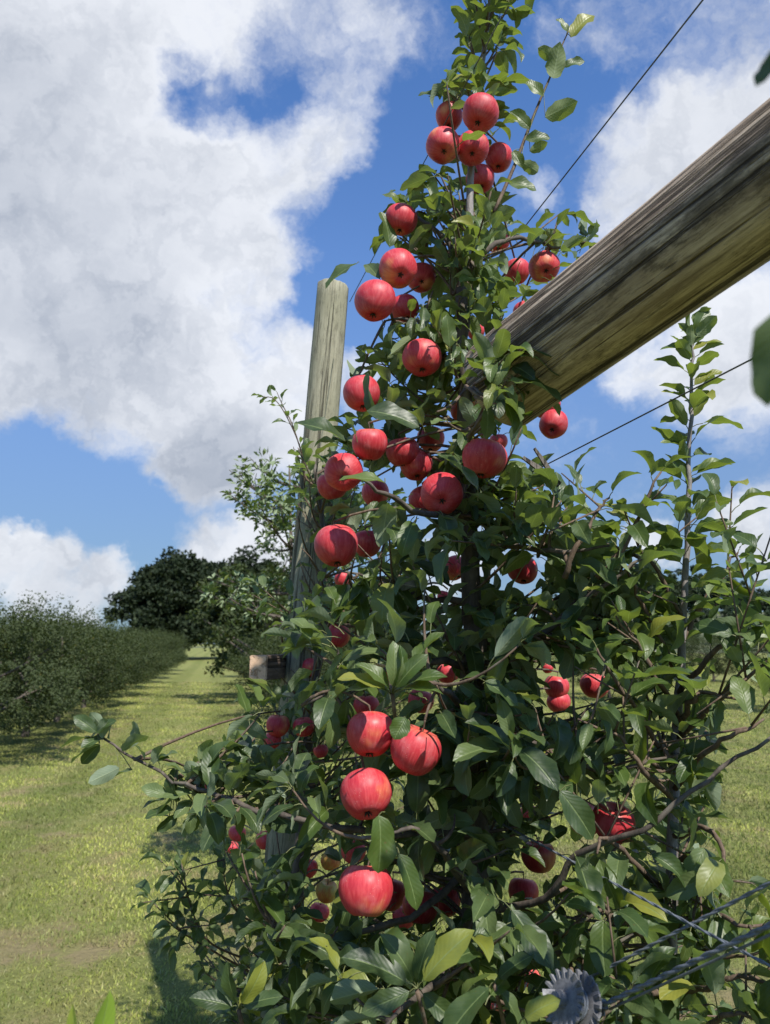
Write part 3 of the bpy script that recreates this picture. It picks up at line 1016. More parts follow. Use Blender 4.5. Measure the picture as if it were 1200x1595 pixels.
# spurs to the apples of this tree
limb_pts_all = [p for q in LM for p in q] + ALLT
for (px, py, r, z, c, rr, top, tree, w) in apple_info:
    if tree != 'A': continue
    cand = [p for p in limb_pts_all if p.z > top.z - .05] or limb_pts_all
    q = min(cand, key=lambda p: (p - top).length + (0.25 if p.y < top.y - .01 else 0) + (.2 if not twig_ok([p, p.lerp(top, .5) + Vector((0, .02, .03)), p.lerp(top, .75)]) else 0))
    mid = (q + top) / 2 + Vector((0, .02, .035)) + rv(.008)
    pts = bez(q, mid, top, 7)
    twigs.tube(pts, [.0032, .003, .0028, .0026, .0024, .0022, .0022], 5)
    pl_, tt = path_at(pts, .8)
    spur_cluster(LA, pl_ + Vector((0, .01, .01)), (Vector((rnd.uniform(-.5, .5), -.1, .8))), rnd.randint(4, 7), .068 if py > 500 else .060, keepA)

# top part: leader spurs and short shoots
def keepTop(c, l):
    px, py, z = proj(c)
    lo, hi = interp(SIL, py)
    if px < lo - 2 or px > hi + 2: return False
    return apple_ok(c, l, px, py, z)


for i in range(96):
    u = rnd.uniform(0.02, 1)
    p, t = path_at(lead_pts, u)
    py_ = proj(p)[1]
    a = rnd.uniform(0, 6.28)
    out = Vector((math.cos(a), math.sin(a), rnd.uniform(.3, 1.3))).normalized()
    ln = rnd.uniform(.03, .10) if py_ < 290 else rnd.uniform(.08, .26)
    pts = bez(p, p + out * ln * .5, p + out * ln + UPV * ln * .25, 5)
    ex, ey, ez = proj(pts[-1]); lo_, hi_ = interp(SIL, ey)
    if not (lo_ + 8 < ex < hi_ - 8) or not twig_ok(pts): continue
    twigs.tube(pts, [.0028, .0025, .0022, .002, .0016], 5)
    LL = LAY if rnd.random() < .75 else LA
    spur_cluster(LL, pts[-1], out + UPV * .5, rnd.randint(4, 6), .064, keepTop)
    if ln > .12: shoot_leaves(LL, pts, .2, .9, .03, .06, keepTop)

# general shoots filling the crown
for i in range(600):
    py = rnd.choices([rnd.uniform(300, 640), rnd.uniform(640, 960), rnd.uniform(960, 1620)], [1.15, 1.5, 4.4])[0]
    lo, hi = interp(SIL, py)
    e = rnd.random()
    px = lo + (hi - lo) * e
    if 430 < py < 640 and px > 850: continue
    depth_r = .16 if py < 640 else (.26 if py < 960 else .40)
    Y = TYA + rnd.uniform(-1, .9) * depth_r * (1 - abs(e - .5) * .9)
    end = PY(px, py, Y)
    hz = trunk_near(end.z - rnd.uniform(.03, .22))
    lp = [p for p in limb_pts_all if p.z < end.z + .02]
    q = min(lp, key=lambda p: (p - end).length * rnd.uniform(.8, 1.5)) if lp else hz
    if (q - end).length > .3 or rnd.random() < .25:
        q = hz if (hz - end).length < .4 else q
    mid = (q + end) / 2 + Vector((0, 0, -.03)) + rv(.02)
    pts = bez(q, mid, end, 8)
    ln = (q - end).length
    LL = LAY if (rnd.random() < (.55 if py < 560 else .18)) else LA
    nl_ = shoot_leaves(LL, pts, max(.15, 1 - .26 / max(ln, .01)), 1, .022, .075 if py > 640 else .064, keepA, droop=.4, wr=.47)
    if nl_ < 3 or not twig_ok(pts): continue
    twigs.tube(pts, [.0036 - .0023 * k / 7 for k in range(8)], 5)
    if rnd.random() < .5: spur_cluster(LL, pts[-1], (end - q), 4, .062, keepA)


for i in range(74):
    px, py = rnd.choice([rnd.uniform(680, 850), rnd.uniform(735, 810)]), rnd.uniform(515, 690)
    if py > 660 and px > 800: continue
    end = PY(px, py, rnd.uniform(.93, 1.06))
    q = PY(rnd.uniform(715, 745), rnd.uniform(600, 760), rnd.uniform(1.05, 1.2))
    pts = bez(q, (q + end) / 2 + Vector((0, -.02, -.02)), end, 7)
    if not twig_ok(pts): continue
    twigs.tube(pts, [.003 - .0018 * k / 6 for k in range(7)], 5)
    shoot_leaves(LA if rnd.random() < .7 else LAY, pts, .45, 1, .02, .062, lambda c, l: apple_ok(c, l, *proj(c)) and proj(c)[0] < 868, droop=.6, wr=.45)


def manual_shoot(px_pts, tree_twigs, LV, L, sp, r=.0028, u0=.15, keep=None, droop=.2, spread=50, wr=.5):
    pts = cat([PY(*p_) for p_ in px_pts], 4)
    tree_twigs.tube(pts, [r - (r - .001) * k / (len(pts) - 1) for k in range(len(pts))], 5)
    shoot_leaves(LV, pts, u0, 1, sp, L, keep, droop=droop, spread=spread, wr=wr)
    return pts


def leaf_at(LV, p_from, px, py, Y, dpx, dpy, L, facing=None, wr=.5, curl=.6):
    """one hero leaf: blade base at photo pixel, pointing along a photo direction"""
    b = PY(px, py, Y); e = PY(px + dpx, py + dpy, Y - .01)
    d = (e - b).normalized()
    n = facing or (UPV * .7 + Vector((.2, -.6, 0)) + rv(.15))
    LV.add(b, d, n, L, L * wr, curl, .3, Vector(p_from) if p_from is not None else None)


# S1: the shoot rising right of the topmost cluster
s1 = cat([PY(770, 330, 1.40), PY(800, 262, 1.42), PY(822, 205, 1.43), (PY(842, 155, 1.43)), PY(858, 118, 1.43), PY(874, 75, 1.43), PY(886, 48, 1.43)], 4)
twigs.tube(s1, [.0042 - .003 * k / (len(s1) - 1) for k in range(len(s1))], 6)
for (u, bx, by, dx, dy, L) in [(.55, 850, 183, 55, -28, .074), (.72, 862, 122, 10, -55, .078), (.78, 878, 104, 32, -12, .048), (.97, 890, 58, 38, -48, .078),
                               (.95, 884, 50, -20, -32, .040), (.35, 826, 236, 26, -14, .040), (.25, 800, 235, 20, 34, .045), (.45, 826, 200, -36, -36, .06), (.3, 812, 252, 30, 18, .05), (.62, 846, 150, -30, -30, .055), (.85, 868, 92, -28, -16, .05), (.15, 790, 285, 46, 6, .065), (.4, 818, 218, 44, -8, .055)]:
    p, t = path_at(s1, u)
    leaf_at(LAY, p, bx, by, 1.42, dx, dy, L, facing=rnd.choice([Vector((.15, .75, .6)), Vector((rnd.uniform(-.3, .3), -.85, .12)), Vector((-.2, -.8, .3))]), wr=.56)
# leaf overlaps on particular apples and the left tip beside the post
leaf_at(LA, PY(560, 408, 1.4), 556, 411, 1.40, -55, 32, .085)
leaf_at(LAY, PY(668, 150, 1.42), 688, 150, 1.42, -44, -8, .052)
leaf_at(LA, PY(600, 350, 1.42), 607, 385, 1.36, -8, -60, .080)
leaf_at(LAY, PY(628, 322, 1.44), 634, 322, 1.42, -44, -30, .060)
leaf_at(LA, PY(572, 590, 1.2), 573, 580, 1.17, 4, 72, .085, wr=.3, facing=Vector((-.8, -.5, .2)))
leaf_at(LAY, PY(600, 745, 1.08), 600, 752, 1.02, -72, -14, .066, wr=.4)
leaf_at(LA, PY(520, 680, 1.3), 538, 687, 1.2, -72, -36, .095, facing=Vector((.3, -.5, .6)))
leaf_at(LA, PY(640, 655, 1.2), 572, 640, 1.15, 74, 14, .09)
leaf_at(LA, PY(745, 780, 1.1), 745, 765, 1.07, -46, -55, .085)
leaf_at(LAY, PY(627, 1120, .98), 632, 1118, .93, -14, 26, .03, wr=.85)
leaf_at(LAY, PY(600, 1265, .95), 590, 1270, .93, 4, 62, .064, wr=.62, facing=Vector((.5, -.75, .4)))
leaf_at(LAY, PY(618, 1320, 1.0), 622, 1330, .95, 26, 66, .066, wr=.42)
leaf_at(LA, PY(770, 560, 1.1), 790, 545, .98, 62, 20, .085, facing=Vector((-.1, -.55, .75)))
leaf_at(LA, PY(770, 590, 1.1), 800, 590, .98, 60, 18, .075, facing=Vector((.1, -.5, .75)))
leaf_at(LA, PY(770, 575, 1.1), 775, 575, 1.0, 40, -40, .07)
leaf_at(LA, PY(890, 1222, 1.08), 872, 1232, 1.04, 50, 66, .075, facing=Vector((-.2, -.6, .6)))
# bright rosette above the front pair
for (dx, dy, L) in [(4, -62, .06), (-38, -40, .055), (40, -50, .06), (60, -10, .06), (-62, -12, .055), (22, -64, .055), (-74, -30, .065), (74, -34, .065)]:
    leaf_at(LAY if rnd.random() < .6 else LA, PY(610, 1085, 1.0), 612 + dx * .15, 1078 + dy * .15, .97, dx, dy, L, wr=.4, facing=Vector((rnd.uniform(-1, 1), -.35, .7)), curl=rnd.uniform(.3, 1.2))
twigs.tube([PY(608, 1052, 1.02), PY(612, 1085, .99), PY(616, 1120, 1.0)], [.003, .003, .0025], 6)
# big leaf fan at the bottom
for (cx, cy, Y, fan) in [(650, 1540, .96, [(-112, -60, .085), (-40, -74, .07), (14, -70, .065), (72, -84, .085), (-80, 34, .06), (60, 50, .06)]),
                         (770, 1530, 1.0, [(-56, 60, .085), (50, -40, .055), (40, 60, .06)]),
                         (372, 1570, 1.08, [(-64, -16, .06), (-20, -56, .055), (34, -50, .06), (60, -20, .055)])]:
    for (dx, dy, L) in fan:
        leaf_at(LA, PY(cx, cy, Y + .02), cx + dx * .15, cy + dy * .15, Y + rnd.uniform(-.02, .05), dx, dy, L, wr=.42, facing=Vector((rnd.uniform(-.9, .9), -.5, .6)), curl=rnd.uniform(.2, 1.0))
    st_ = [PY(cx, cy + 4, Y + .02), PY(cx + 14, cy + 60, Y + .06), PY(cx + 26, cy + 130, Y + .16)]
    twigs.tube(cat(st_, 3), .003, 6)

for (bx, by, dx, dy, L) in [(818, 1585, 44, -26, .04)]:
    leaf_at(LA, PY(bx - 10, by + 12, .82), bx, by, .80, dx, dy, L, facing=Vector((rnd.uniform(-.5, .5), -.6, .6)))
# limb end reaching out over the grass at left: sparse leaves
out = [PY(*s_) for s_ in [(350, 1245, 1.32), (290, 1222, 1.35), (210, 1183, 1.37), (150, 1140, 1.38)]]
for (bx, by, dx, dy, L, al) in [(150, 1140, -40, -30, .050, 0), (148, 1142, 40, -30, .045, 0), (142, 1148, -52, 12, .055, 0), (160, 1150, 2, -36, .04, 0), (155, 1160, -50, 24, .055, 0),
                                (190, 1170, 44, -32, .060, 0), (186, 1196, -50, 24, .055, 0), (225, 1184, -10, -22, .036, 0), (240, 1190, 8, -30, .04, 0), (262, 1206, 10, 34, .05, 0),
                                (262, 1240, -46, -18, .05, 0), (280, 1240, -40, 26, .05, 0), (290, 1215, 34, -24, .05, 0), (270, 1262, -60, 10, .05, 0), (300, 1262, -6, 46, .04, 0),
                                (310, 1222, -20, -40, .05, 0), (255, 1190, 44, 16, .05, 0), (300, 1235, -50, 2, .055, 0), (330, 1230, -30, -50, .06, 0), (345, 1250, -60, 20, .06, 0), (360, 1215, -50, -30, .06, 0), (350, 1265, -10, 50, .05, 0)]:
    p = min(LM[8], key=lambda q_: abs(proj(q_)[0] - bx))
    for e_ in range(1 if bx < 250 else 2): leaf_at(LA, p, bx + rnd.uniform(-8, 22), by + rnd.uniform(-10, 14), 1.38, dx * rnd.uniform(.4, 1) + rnd.uniform(-26, 26), dy + rnd.uniform(-30, 30), L * .85, facing=UPV * .8 + rv(.45))
    leaf_at(LA, p, bx, by, 1.36, dx, dy, L, facing=UPV * .8 + rv(.45))
twigs.build('twigs', M_TWIG, treeA)
LA.build('foliage', M_LEAF, treeA)
LAY.build('young_foliage', M_LEAFY, treeA)
print('leaves A', len(LA.rows), len(LAY.rows))


# ------------------------------------------------------------------ young tree at the right
treeR = empty('apple_tree', (0.56, 1.28, 0), 'young apple tree with a tall thin leader shoot, right of the tree full of apples', 'apple tree', 'apple trees of the near row')
RY = 1.28
rt = [PY(x, y, RY) for x, y in [(1040, 1700), (1045, 1500), (1048, 1300), (1052, 1180), (1060, 1050), (1066, 950), (1071, 850), (1073, 750), (1076, 650), (1078, 570), (1080, 520)]]
b0 = rt[0].copy(); b0.z = -.03
rp = cat([b0] + rt, 4)
mb = MB(); mb.tube(wob(rp, .0012), [.013 - .0112 * (i / (len(rp) - 1)) ** .8 for i in range(len(rp))], 8)
mb.build('trunk', M_LEADER, treeR)
LR = Leaves(); LRY = Leaves(); tw = MB()


def keepR(c, l):
    px, py, z = proj(c)
    if py < 700 and px < 1000: return False
    if px < 880 or z < .7 or in_light_path(c): return False
    if py > 1080 and rnd.random() < .32: return False
    if beam_cover(px, py) and px > 850: return False
    if 1110 < px and 1120 < py < 1330 and rnd.random() < .8: return False
    return apple_ok(c, l, px, py, z)


shoot_leaves(LRY, rp, .50, .995, .019, .068, keepR, droop=.05, spread=64, wr=.5)
shoot_leaves(LR, rp, .30, .55, .03, .062, keepR, droop=.2, spread=70, wr=.46)
for (px, py, dx, dy, L) in [(1080, 520, 26, -46, .062), (1077, 545, -50, -8, .06), (1080, 545, 50, -22, .055), (1078, 560, -26, -40, .06), (1082, 600, 46, -30, .058), (1077, 650, 26, -46, .062), (1074, 625, -50, -26, .055),
                            (1078, 735, 66, -20, .075), (1074, 700, -50, -20, .055), (1074, 760, -34, -66, .075), (1080, 800, 62, -34, .07), (1082, 830, 66, -26, .072), (1070, 800, -46, -44, .06)]:
    leaf_at(LRY, PY(1076, py + 4, RY), px, py, RY, dx, dy, L, wr=.46, facing=Vector((rnd.uniform(-.5, .5), -.5, .7)))
for s_ in [
    [(930, 900, 1.22), (965, 860, 1.2), (1000, 800, 1.2), (1030, 735, 1.2)],
    [(880, 900, 1.2), (900, 850, 1.18), (930, 800, 1.2), (950, 775, 1.2)],
    [(1060, 1060, RY), (1010, 960, 1.24), (985, 900, 1.22), (960, 850, 1.2)],
    [(1055, 1150, RY), (1110, 1100, 1.2), (1160, 1060, 1.15), (1230, 1000, 1.1)],
    [(1050, 1200, RY), (1000, 1120, 1.2), (960, 1060, 1.15), (930, 1010, 1.15)],
    [(1058, 1080, RY), (1120, 1010, 1.2), (1180, 985, 1.2), (1240, 980, 1.2)],
    [(1050, 1230, RY), (1100, 1170, 1.15), (1150, 1140, 1.1), (1190, 1120, 1.1)],
    [(1062, 1000, RY), (1100, 930, 1.3), (1130, 890, 1.3), (1150, 860, 1.3)],
    [(1048, 1300, RY), (1100, 1290, 1.2), (1130, 1340, 1.15), (1120, 1400, 1.15)],
    [(1046, 1400, RY), (980, 1340, 1.2), (940, 1300, 1.15), (930, 1330, 1.1)],
    [(1046, 1450, RY), (1100, 1420, 1.2), (1150, 1440, 1.1), (1200, 1440, 1.1)],
    [(1046, 1500, RY), (980, 1440, 1.15), (940, 1420, 1.1), (900, 1440, 1.1)],
    [(1045, 1560, RY), (1000, 1540, 1.1), (960, 1560, 1.05), (930, 1600, 1.05)],
    [(1045, 1560, RY), (1100, 1540, 1.1), (1150, 1520, 1.05), (1200, 1530, 1.05)],
    [(1045, 1640, RY), (1100, 1600, 1.1), (1140, 1580, 1.05), (1200, 1590, 1.05)],
    [(1045, 1640, RY), (1020, 1600, 1.1), (1000, 1580, 1.05), (980, 1550, 1.05)],
    [(1062, 960, RY), (1030, 900, 1.25), (1010, 870, 1.25), (980, 830, 1.25)],
    [(1060, 1120, RY), (1020, 1050, 1.2), (1000, 1010, 1.2), (960, 960, 1.15)],
    [(1050, 1250, RY), (1000, 1200, 1.15), (970, 1150, 1.15), (900, 1120, 1.15)],
    [(1055, 1130, RY), (1080, 1090, 1.2), (1100, 1080, 1.2), (1150, 1090, 1.15)],
    [(1048, 1350, RY), (1080, 1330, 1.2), (1090, 1370, 1.2), (1080, 1440, 1.15)],
    [(1045, 1420, RY), (1080, 1470, 1.2), (1130, 1490, 1.15), (1190, 1480, 1.1)],
]:
    q = [PY(*t_) for t_ in s_]
    pts = cat(q, 4)
    m_ = MB(); m_.tube(wob(pts, .002), [.0055 - .0038 * k / (len(pts) - 1) for k in range(len(pts))], 6); m_.build('shoot', M_TWIG, treeR)
    yy = s_[-1][1]
    LL = LRY if rnd.random() < .5 else LR
    shoot_leaves(LL, pts, .25, .995, .020, .070, keepR, droop=.28, wr=.47)
    for k in range(2):
        p, t = path_at(pts, rnd.uniform(.4, .9))
        e = p + rv(.07) + UPV * .04
        tw.tube([p, e], [.002, .0012], 5)
        shoot_leaves(LL, [p, (p + e) / 2, e], .2, 1, .018, .062, keepR, wr=.47)
tw.build('twigs', M_TWIG, treeR)
LR.build('foliage', M_LEAFR, treeR)
LRY.build('young_foliage', M_LEAFY, treeR)

# ------------------------------------------------------------------ tree beside the left post
treeB = empty('apple_tree', (-.22, 2.0, 0), 'smaller apple tree against the upright post, with small apples low on its left side', 'apple tree', 'apple trees of the near row')
BY = 2.0
bt = [PY(x, y, BY) for x, y in [(460, 1600), (462, 1450), (470, 1300), (480, 1150), (500, 1000), (505, 900), (500, 800), (490, 720)]]
b0 = bt[0].copy(); b0.z = -.03
bp = cat([b0] + bt, 4)
mb = MB(); mb.tube(wob(bp, .003), [.020 - .015 * i / (len(bp) - 1) for i in range(len(bp))], 8)
mb.build('trunk', M_BARK, treeB)
SILB = [(560, 400, 560), (650, 430, 560), (700, 455, 600), (800, 455, 640), (900, 470, 700), (960, 440, 720), (1040, 425, 700), (1100, 400, 700), (1250, 380, 700), (1330, 330, 700), (1400, 275, 700), (1470, 290, 700), (1600, 350, 700)]
LB = Leaves(); tw = MB()


def keepB(c, l):
    px, py, z = proj(c)
    lo, hi = interp(SILB, py)
    if px < lo or px > hi: return False
    if 370 < px < 466 and 1004 < py < 1070 and z < 2.3: return False
    if in_light_path(c): return False
    if 484 < px < 545 and py < 650: return False
    if z > 1.5 and 465 < px < 500 and 800 < py < 940 and rnd.random() < .75: return False
    return apple_ok(c, l, px, py, z)


for i in range(210):
    py = rnd.uniform(690, 1600)
    lo, hi = interp(SILB, py)
    px = lo + (hi - lo) * rnd.random() ** 1.35
    if py < 900: px = lo + (hi - lo) * rnd.random() ** 1.2
    Y = BY + rnd.uniform(-.28, .3)
    end = PY(px, py, Y)
    if end.z < .12: continue
    st_ = min(bp, key=lambda p: abs(p.z - end.z + .12))
    mid = (st_ + end) / 2 + rv(.03) - UPV * .03
    pts = bez(st_, mid, end, 7)
    if not twig_ok(pts): continue
    tw.tube(pts, [.004 - .0028 * k / 6 for k in range(7)], 5)
    shoot_leaves(LB, pts, .35, 1, .024, .058, keepB, wr=.48)
for s_ in [[(475, 760, 2.0), (470, 705, 1.95), (450, 655, 1.9), (428, 622, 1.9), (408, 618, 1.9)], [(470, 705, 1.95), (455, 660, 1.92), (440, 630, 1.92), (432, 612, 1.92)],
           [(400, 1500, 2.0), (330, 1470, 1.8), (300, 1420, 1.75), (283, 1345, 1.72)], [(400, 1520, 2.0), (330, 1480, 1.8), (280, 1450, 1.75), (258, 1432, 1.72)],
           [(420, 1450, 2.0), (370, 1420, 1.85), (350, 1370, 1.8), (350, 1330, 1.8)], [(440, 1000, 2.0), (440, 985, 1.9), (450, 960, 1.85), (455, 935, 1.85)]]:
    small = s_[-1][1] < 800
    pts = manual_shoot(s_, tw, LB, .036 if small else .056, .022, .0022 if small else .003, .3, None, wr=.46)
    if not small:
        for k in range(4):
            p, t = path_at(pts, rnd.uniform(.4, .95)); e = p + Vector((rnd.uniform(-.09, .09), rnd.uniform(-.05, .05), rnd.uniform(-.02, .09)))
            tw.tube([p, e], [.002, .001], 5); shoot_leaves(LB, [p, (p + e) / 2, e], .3, 1, .02, .05, None)
for (px, py, r, z, c, rr, top, tree, w) in apple_info:
    if tree != 'B': continue
    q = min(bp, key=lambda p: (p - top).length + (0 if p.z > top.z else .1))
    tw.tube(bez(q, (q + top) / 2 + UPV * .05, top, 7), .0024, 5)
    spur_cluster(LB, top + UPV * .01, UPV, 4, .055, keepB)
tw.build('twigs', M_TWIG, treeB)
LB.build('foliage', M_LEAFR, treeB)

# ------------------------------------------------------------------ wooden post, beam, timber
def pole(name, a, b, ra, rb, mat, cutend=None, seg=28, rings=60, label='', cat_='', rough=.03, tilt=0):
    """round pole from a to b, local z along it, with irregular girth, checks and sawn ends"""
    a, b = Vector(a), Vector(b)
    ax = (b - a); L = ax.length; ax.normalize()
    q = ax.to_track_quat('Z', 'Y')
    V = []; F = []; mi = []
    s0 = rnd.uniform(0, 50)
    for i in range(rings + 1):
        t = i / rings
        for k in range(seg):
            an = 2 * math.pi * k / seg
            r = ra + (rb - ra) * t
            nz = mnoise.noise(Vector((math.cos(an) * 1.2 + s0, math.sin(an) * 1.2, t * L * 3)))
            n2 = mnoise.noise(Vector((math.cos(an) * 6 + s0, math.sin(an) * 6, t * L * 1.3 + 9)))
            r *= 1 + rough * nz + rough * .8 * n2
            z = t * L
            if i == rings: z += tilt * math.cos(an - 1) * r + .004 * n2
            V.append((r * math.cos(an), r * math.sin(an), z))
    for i in range(rings):
        for k in range(seg):
            k2 = (k + 1) % seg
            F.append((i * seg + k, i * seg + k2, (i + 1) * seg + k2, (i + 1) * seg + k))
    for base_, rev in ((0, True), (rings * seg, False)):
        # a slight bevel then the sawn face
        r_in = []
        for k in range(seg):
            x, y, z = V[base_ + k]
            V.append((x * .93, y * .93, z + (-.004 if rev else .004))); r_in.append(len(V) - 1)
        for k in range(seg):
            k2 = (k + 1) % seg
            f = (base_ + k, base_ + k2, r_in[k2], r_in[k])
            F.append(f[::-1] if rev else f)
        F.append(tuple(r_in[::-1]) if rev else tuple(r_in))
    me = bpy.data.meshes.new(name)
    me.from_pydata(V, [], F)
    me.materials.append(mat)
    me.polygons.foreach_set('use_smooth', [len(f) == 4 for f in F])
    o = bpy.data.objects.new(name, me)
    o.location = a; o.rotation_mode = 'QUATERNION'; o.rotation_quaternion = q
    COL.objects.link(o)
    if label: tag(o, label, cat_)
    return o


p_top = PY(519, 447, 2.2); p_bot = PY(428, 1500, 2.2)
dirp = (p_top - p_bot).normalized()
p_base = p_bot - dirp * ((p_bot.z + .05) / dirp.z)
post = pole('wooden_post', p_base, p_top, .056, .050, M_POST, seg=32, rings=70, label='upright weathered round post with vertical cracks behind the left side of the tree', cat_='post', rough=.035, tilt=.05)
beam_b = P(1330, 188, .74)
beam_a = P(742, 628, 1.22).lerp(beam_b, .11)
# radii so that the beam has the right thickness at both ends
beam = pole('log_beam', beam_a, beam_b, .075, .070, M_BEAM, seg=40, rings=110, label='thick weathered round log beam slanting down from the right edge into the tree', cat_='beam', rough=.03)

# the sawn timber stub fixed to the post
def box_mesh(mb_, c, ax, ay, az, mi=0, bev=0.0):
    v = []
    for sx in (-1, 1):
        for sy in (-1, 1):
            for sz in (-1, 1):
                v.append(Vector(c) + ax * sx + ay * sy + az * sz)
    f = [(0, 1, 3, 2), (4, 6, 7, 5), (0, 4, 5, 1), (2, 3, 7, 6), (0, 2, 6, 4), (1, 5, 7, 3)]
    mb_.add(v, f, mi)


def plank(name, a, b, w, h, mat_side, mat_end, label, cat_):
    a, b = Vector(a), Vector(b)
    ax = b - a; L = ax.length; ax.normalize()
    q = ax.to_track_quat('Z', 'Y')
    me = bpy.data.meshes.new(name)
    import bmesh
    bm = bmesh.new()
    bmesh.ops.create_cube(bm, size=1)
    for v in bm.verts: v.co = Vector((v.co.x * w, v.co.y * h, (v.co.z + .5) * L))
    bmesh.ops.bevel(bm, geom=list(bm.edges), offset=.0025, segments=2, affect='EDGES')
    for f in bm.faces:
        f.material_index = 1 if abs(f.normal.z) > .9 else 0
    bm.to_mesh(me); bm.free()
    me.materials.append(mat_side); me.materials.append(mat_end)
    o = bpy.data.objects.new(name, me)
    o.location = a; o.rotation_mode = 'QUATERNION'
    o.rotation_quaternion = q
    COL.objects.link(o)
    return tag(o, label, cat_)


ta = P(402, 1040, 2.0); tb = P(470, 1040, 2.30); tb.z = ta.z = PY(400, 1040, 2.05).z
plank('timber_rail', ta, Vector((tb.x + .0, tb.y + .02, tb.z)), .052, .066, M_RAIL, M_SAWN, 'short brown timber with pale sawn end, sticking out left of the upright post', 'timber')

# ------------------------------------------------------------------ wires
def wire(name, pts, r, mat, label, n=10, sag=0.0, strands=1, cat_='wire'):
    pts = [Vector(p) for p in pts]
    q = []
    for a, b in zip(pts, pts[1:]):
        for k in range(n): q.append(a.lerp(b, k / n) - UPV * sag * math.sin(math.pi * k / n))
    q.append(pts[-1])
    o = q[0].copy()
    m_ = MB()
    if strands == 1:
        m_.tube(q, r, 8)
    else:
        t = (q[-1] - q[0]).normalized(); a = t.cross(UPV).normalized(); b = t.cross(a)
        ln = (q[-1] - q[0]).length
        nn = int(ln / .004)
        for s_ in range(strands):
            pp = []
            for k in range(nn + 1):
                c = q[0].lerp(q[-1], k / nn); an = 2 * math.pi * (k / nn * ln / .045 + s_ / strands)
                pp.append(c + (a * math.cos(an) + b * math.sin(an)) * r * .42)
            m_.tube(pp, r * .66, 6)
    ob = m_.build(name, mat, origin=o)
    return tag(ob, label, cat_)


def ext(px0, py0, z0, px1, py1, z1, t0, t1):
    a, b = P(px0, py0, z0), P(px1, py1, z1)
    d = b - a
    return a + d * t0, a + d * t1


a, b = ext(1095, 0, 1.0, 850, 312, 1.5, -.5, 1.25)
wire('trellis_wire', [a, b], .0013, M_WIRED, 'dark thin wire running steeply up to the top right corner across blue sky')
a, b = ext(545, 470, 2.2, 641, 290, 1.75, 0, 1.9)
wire('trellis_wire', [a, b], .0011, M_WIRED, 'thin faint wire rising from the top of the upright post into the tree top')
a, b = ext(1180, 555, .95, 810, 745, 1.45, -.3, 1.5)
wire('trellis_wire', [a, b], .0012, M_WIRED, 'taut wire crossing the sky below the log beam and passing the wooden peg')
a, b = ext(1200, 1505, .78, 870, 1330, 1.12, -.25, 1.5)
wire('trellis_wire', [a, b], .0020, M_WIRE, 'grey blue wire slanting down to the right edge, crossing the other cables', strands=2)
a, b = ext(1200, 1375, .82, 920, 1522, .98, -.3, 1.05)
wire('trellis_wire', [a, b], .0022, M_WIRE, 'upper of the two grey blue cables rising to the right edge near the bottom', strands=2)
a, b = ext(1200, 1441, .70, 938, 1566, .86, -.3, 1.0)
wire('trellis_wire', [a, b], .0029, M_WIRE, 'thickest twisted cable, coming out of the round wire strainer to the right edge', strands=2)
a, b = ext(1200, 1456, .705, 950, 1572, .865, -.3, 1.0)
wire('trellis_wire', [a, b], .0015, M_WIRE, 'thin wire hugging the underside of the thickest twisted cable')

# the wooden peg on the wire
def clothes_peg():
    c = P(868, 752, 1.33)
    root = empty('clothes_peg', c, 'weathered grey wooden clothes peg clipped to the taut wire under the beam', 'clothes peg')
    for (tx, ty, w, nm) in [(815, 712, .0045, 'prong'), (833, 698, .0036, 'prong')]:
        e = P(tx, ty, 1.33)
        d = (e - c); L = d.length; d.normalize()
        vv = Vector((0, 1, 0)); s_ = d.cross(vv).normalized()
        m_ = MB()
        rings = 8; V = []; F = []
        for i in range(rings + 1):
            t = i / rings
            wd = w * (1.0 - .45 * t + .35 * math.sin(t * 3.1) * (1 if i < 6 else .6)); th = .0045 * (1 - .35 * t)
            cc = c - d * .006 + d * (L + .006) * t + s_ * .0006 * math.sin(i)
            for (sx, sy) in ((-1, -1), (1, -1), (1, 1), (-1, 1)):
                V.append(cc + s_ * wd * sx + vv * th * sy)
        for i in range(rings):
            for k in range(4):
                F.append((i * 4 + k, i * 4 + (k + 1) % 4, (i + 1) * 4 + (k + 1) % 4, (i + 1) * 4 + k))
        F.append((3, 2, 1, 0)); F.append(tuple(rings * 4 + k for k in range(4)))
        m_.add(V, F)
        m_.build(nm, M_PEG, root, smooth=False)
    # spring coil
    pp = []
    cc = P(858, 744, 1.33)
    for k in range(60):
        an = k * .55; pp.append(cc + Vector((math.cos(an) * .0042, -.008 + k * .00027, math.sin(an) * .0042)))
    m_ = MB(); m_.tube(pp, .0008, 5); m_.build('spring', M_WIRE, root)


clothes_peg()

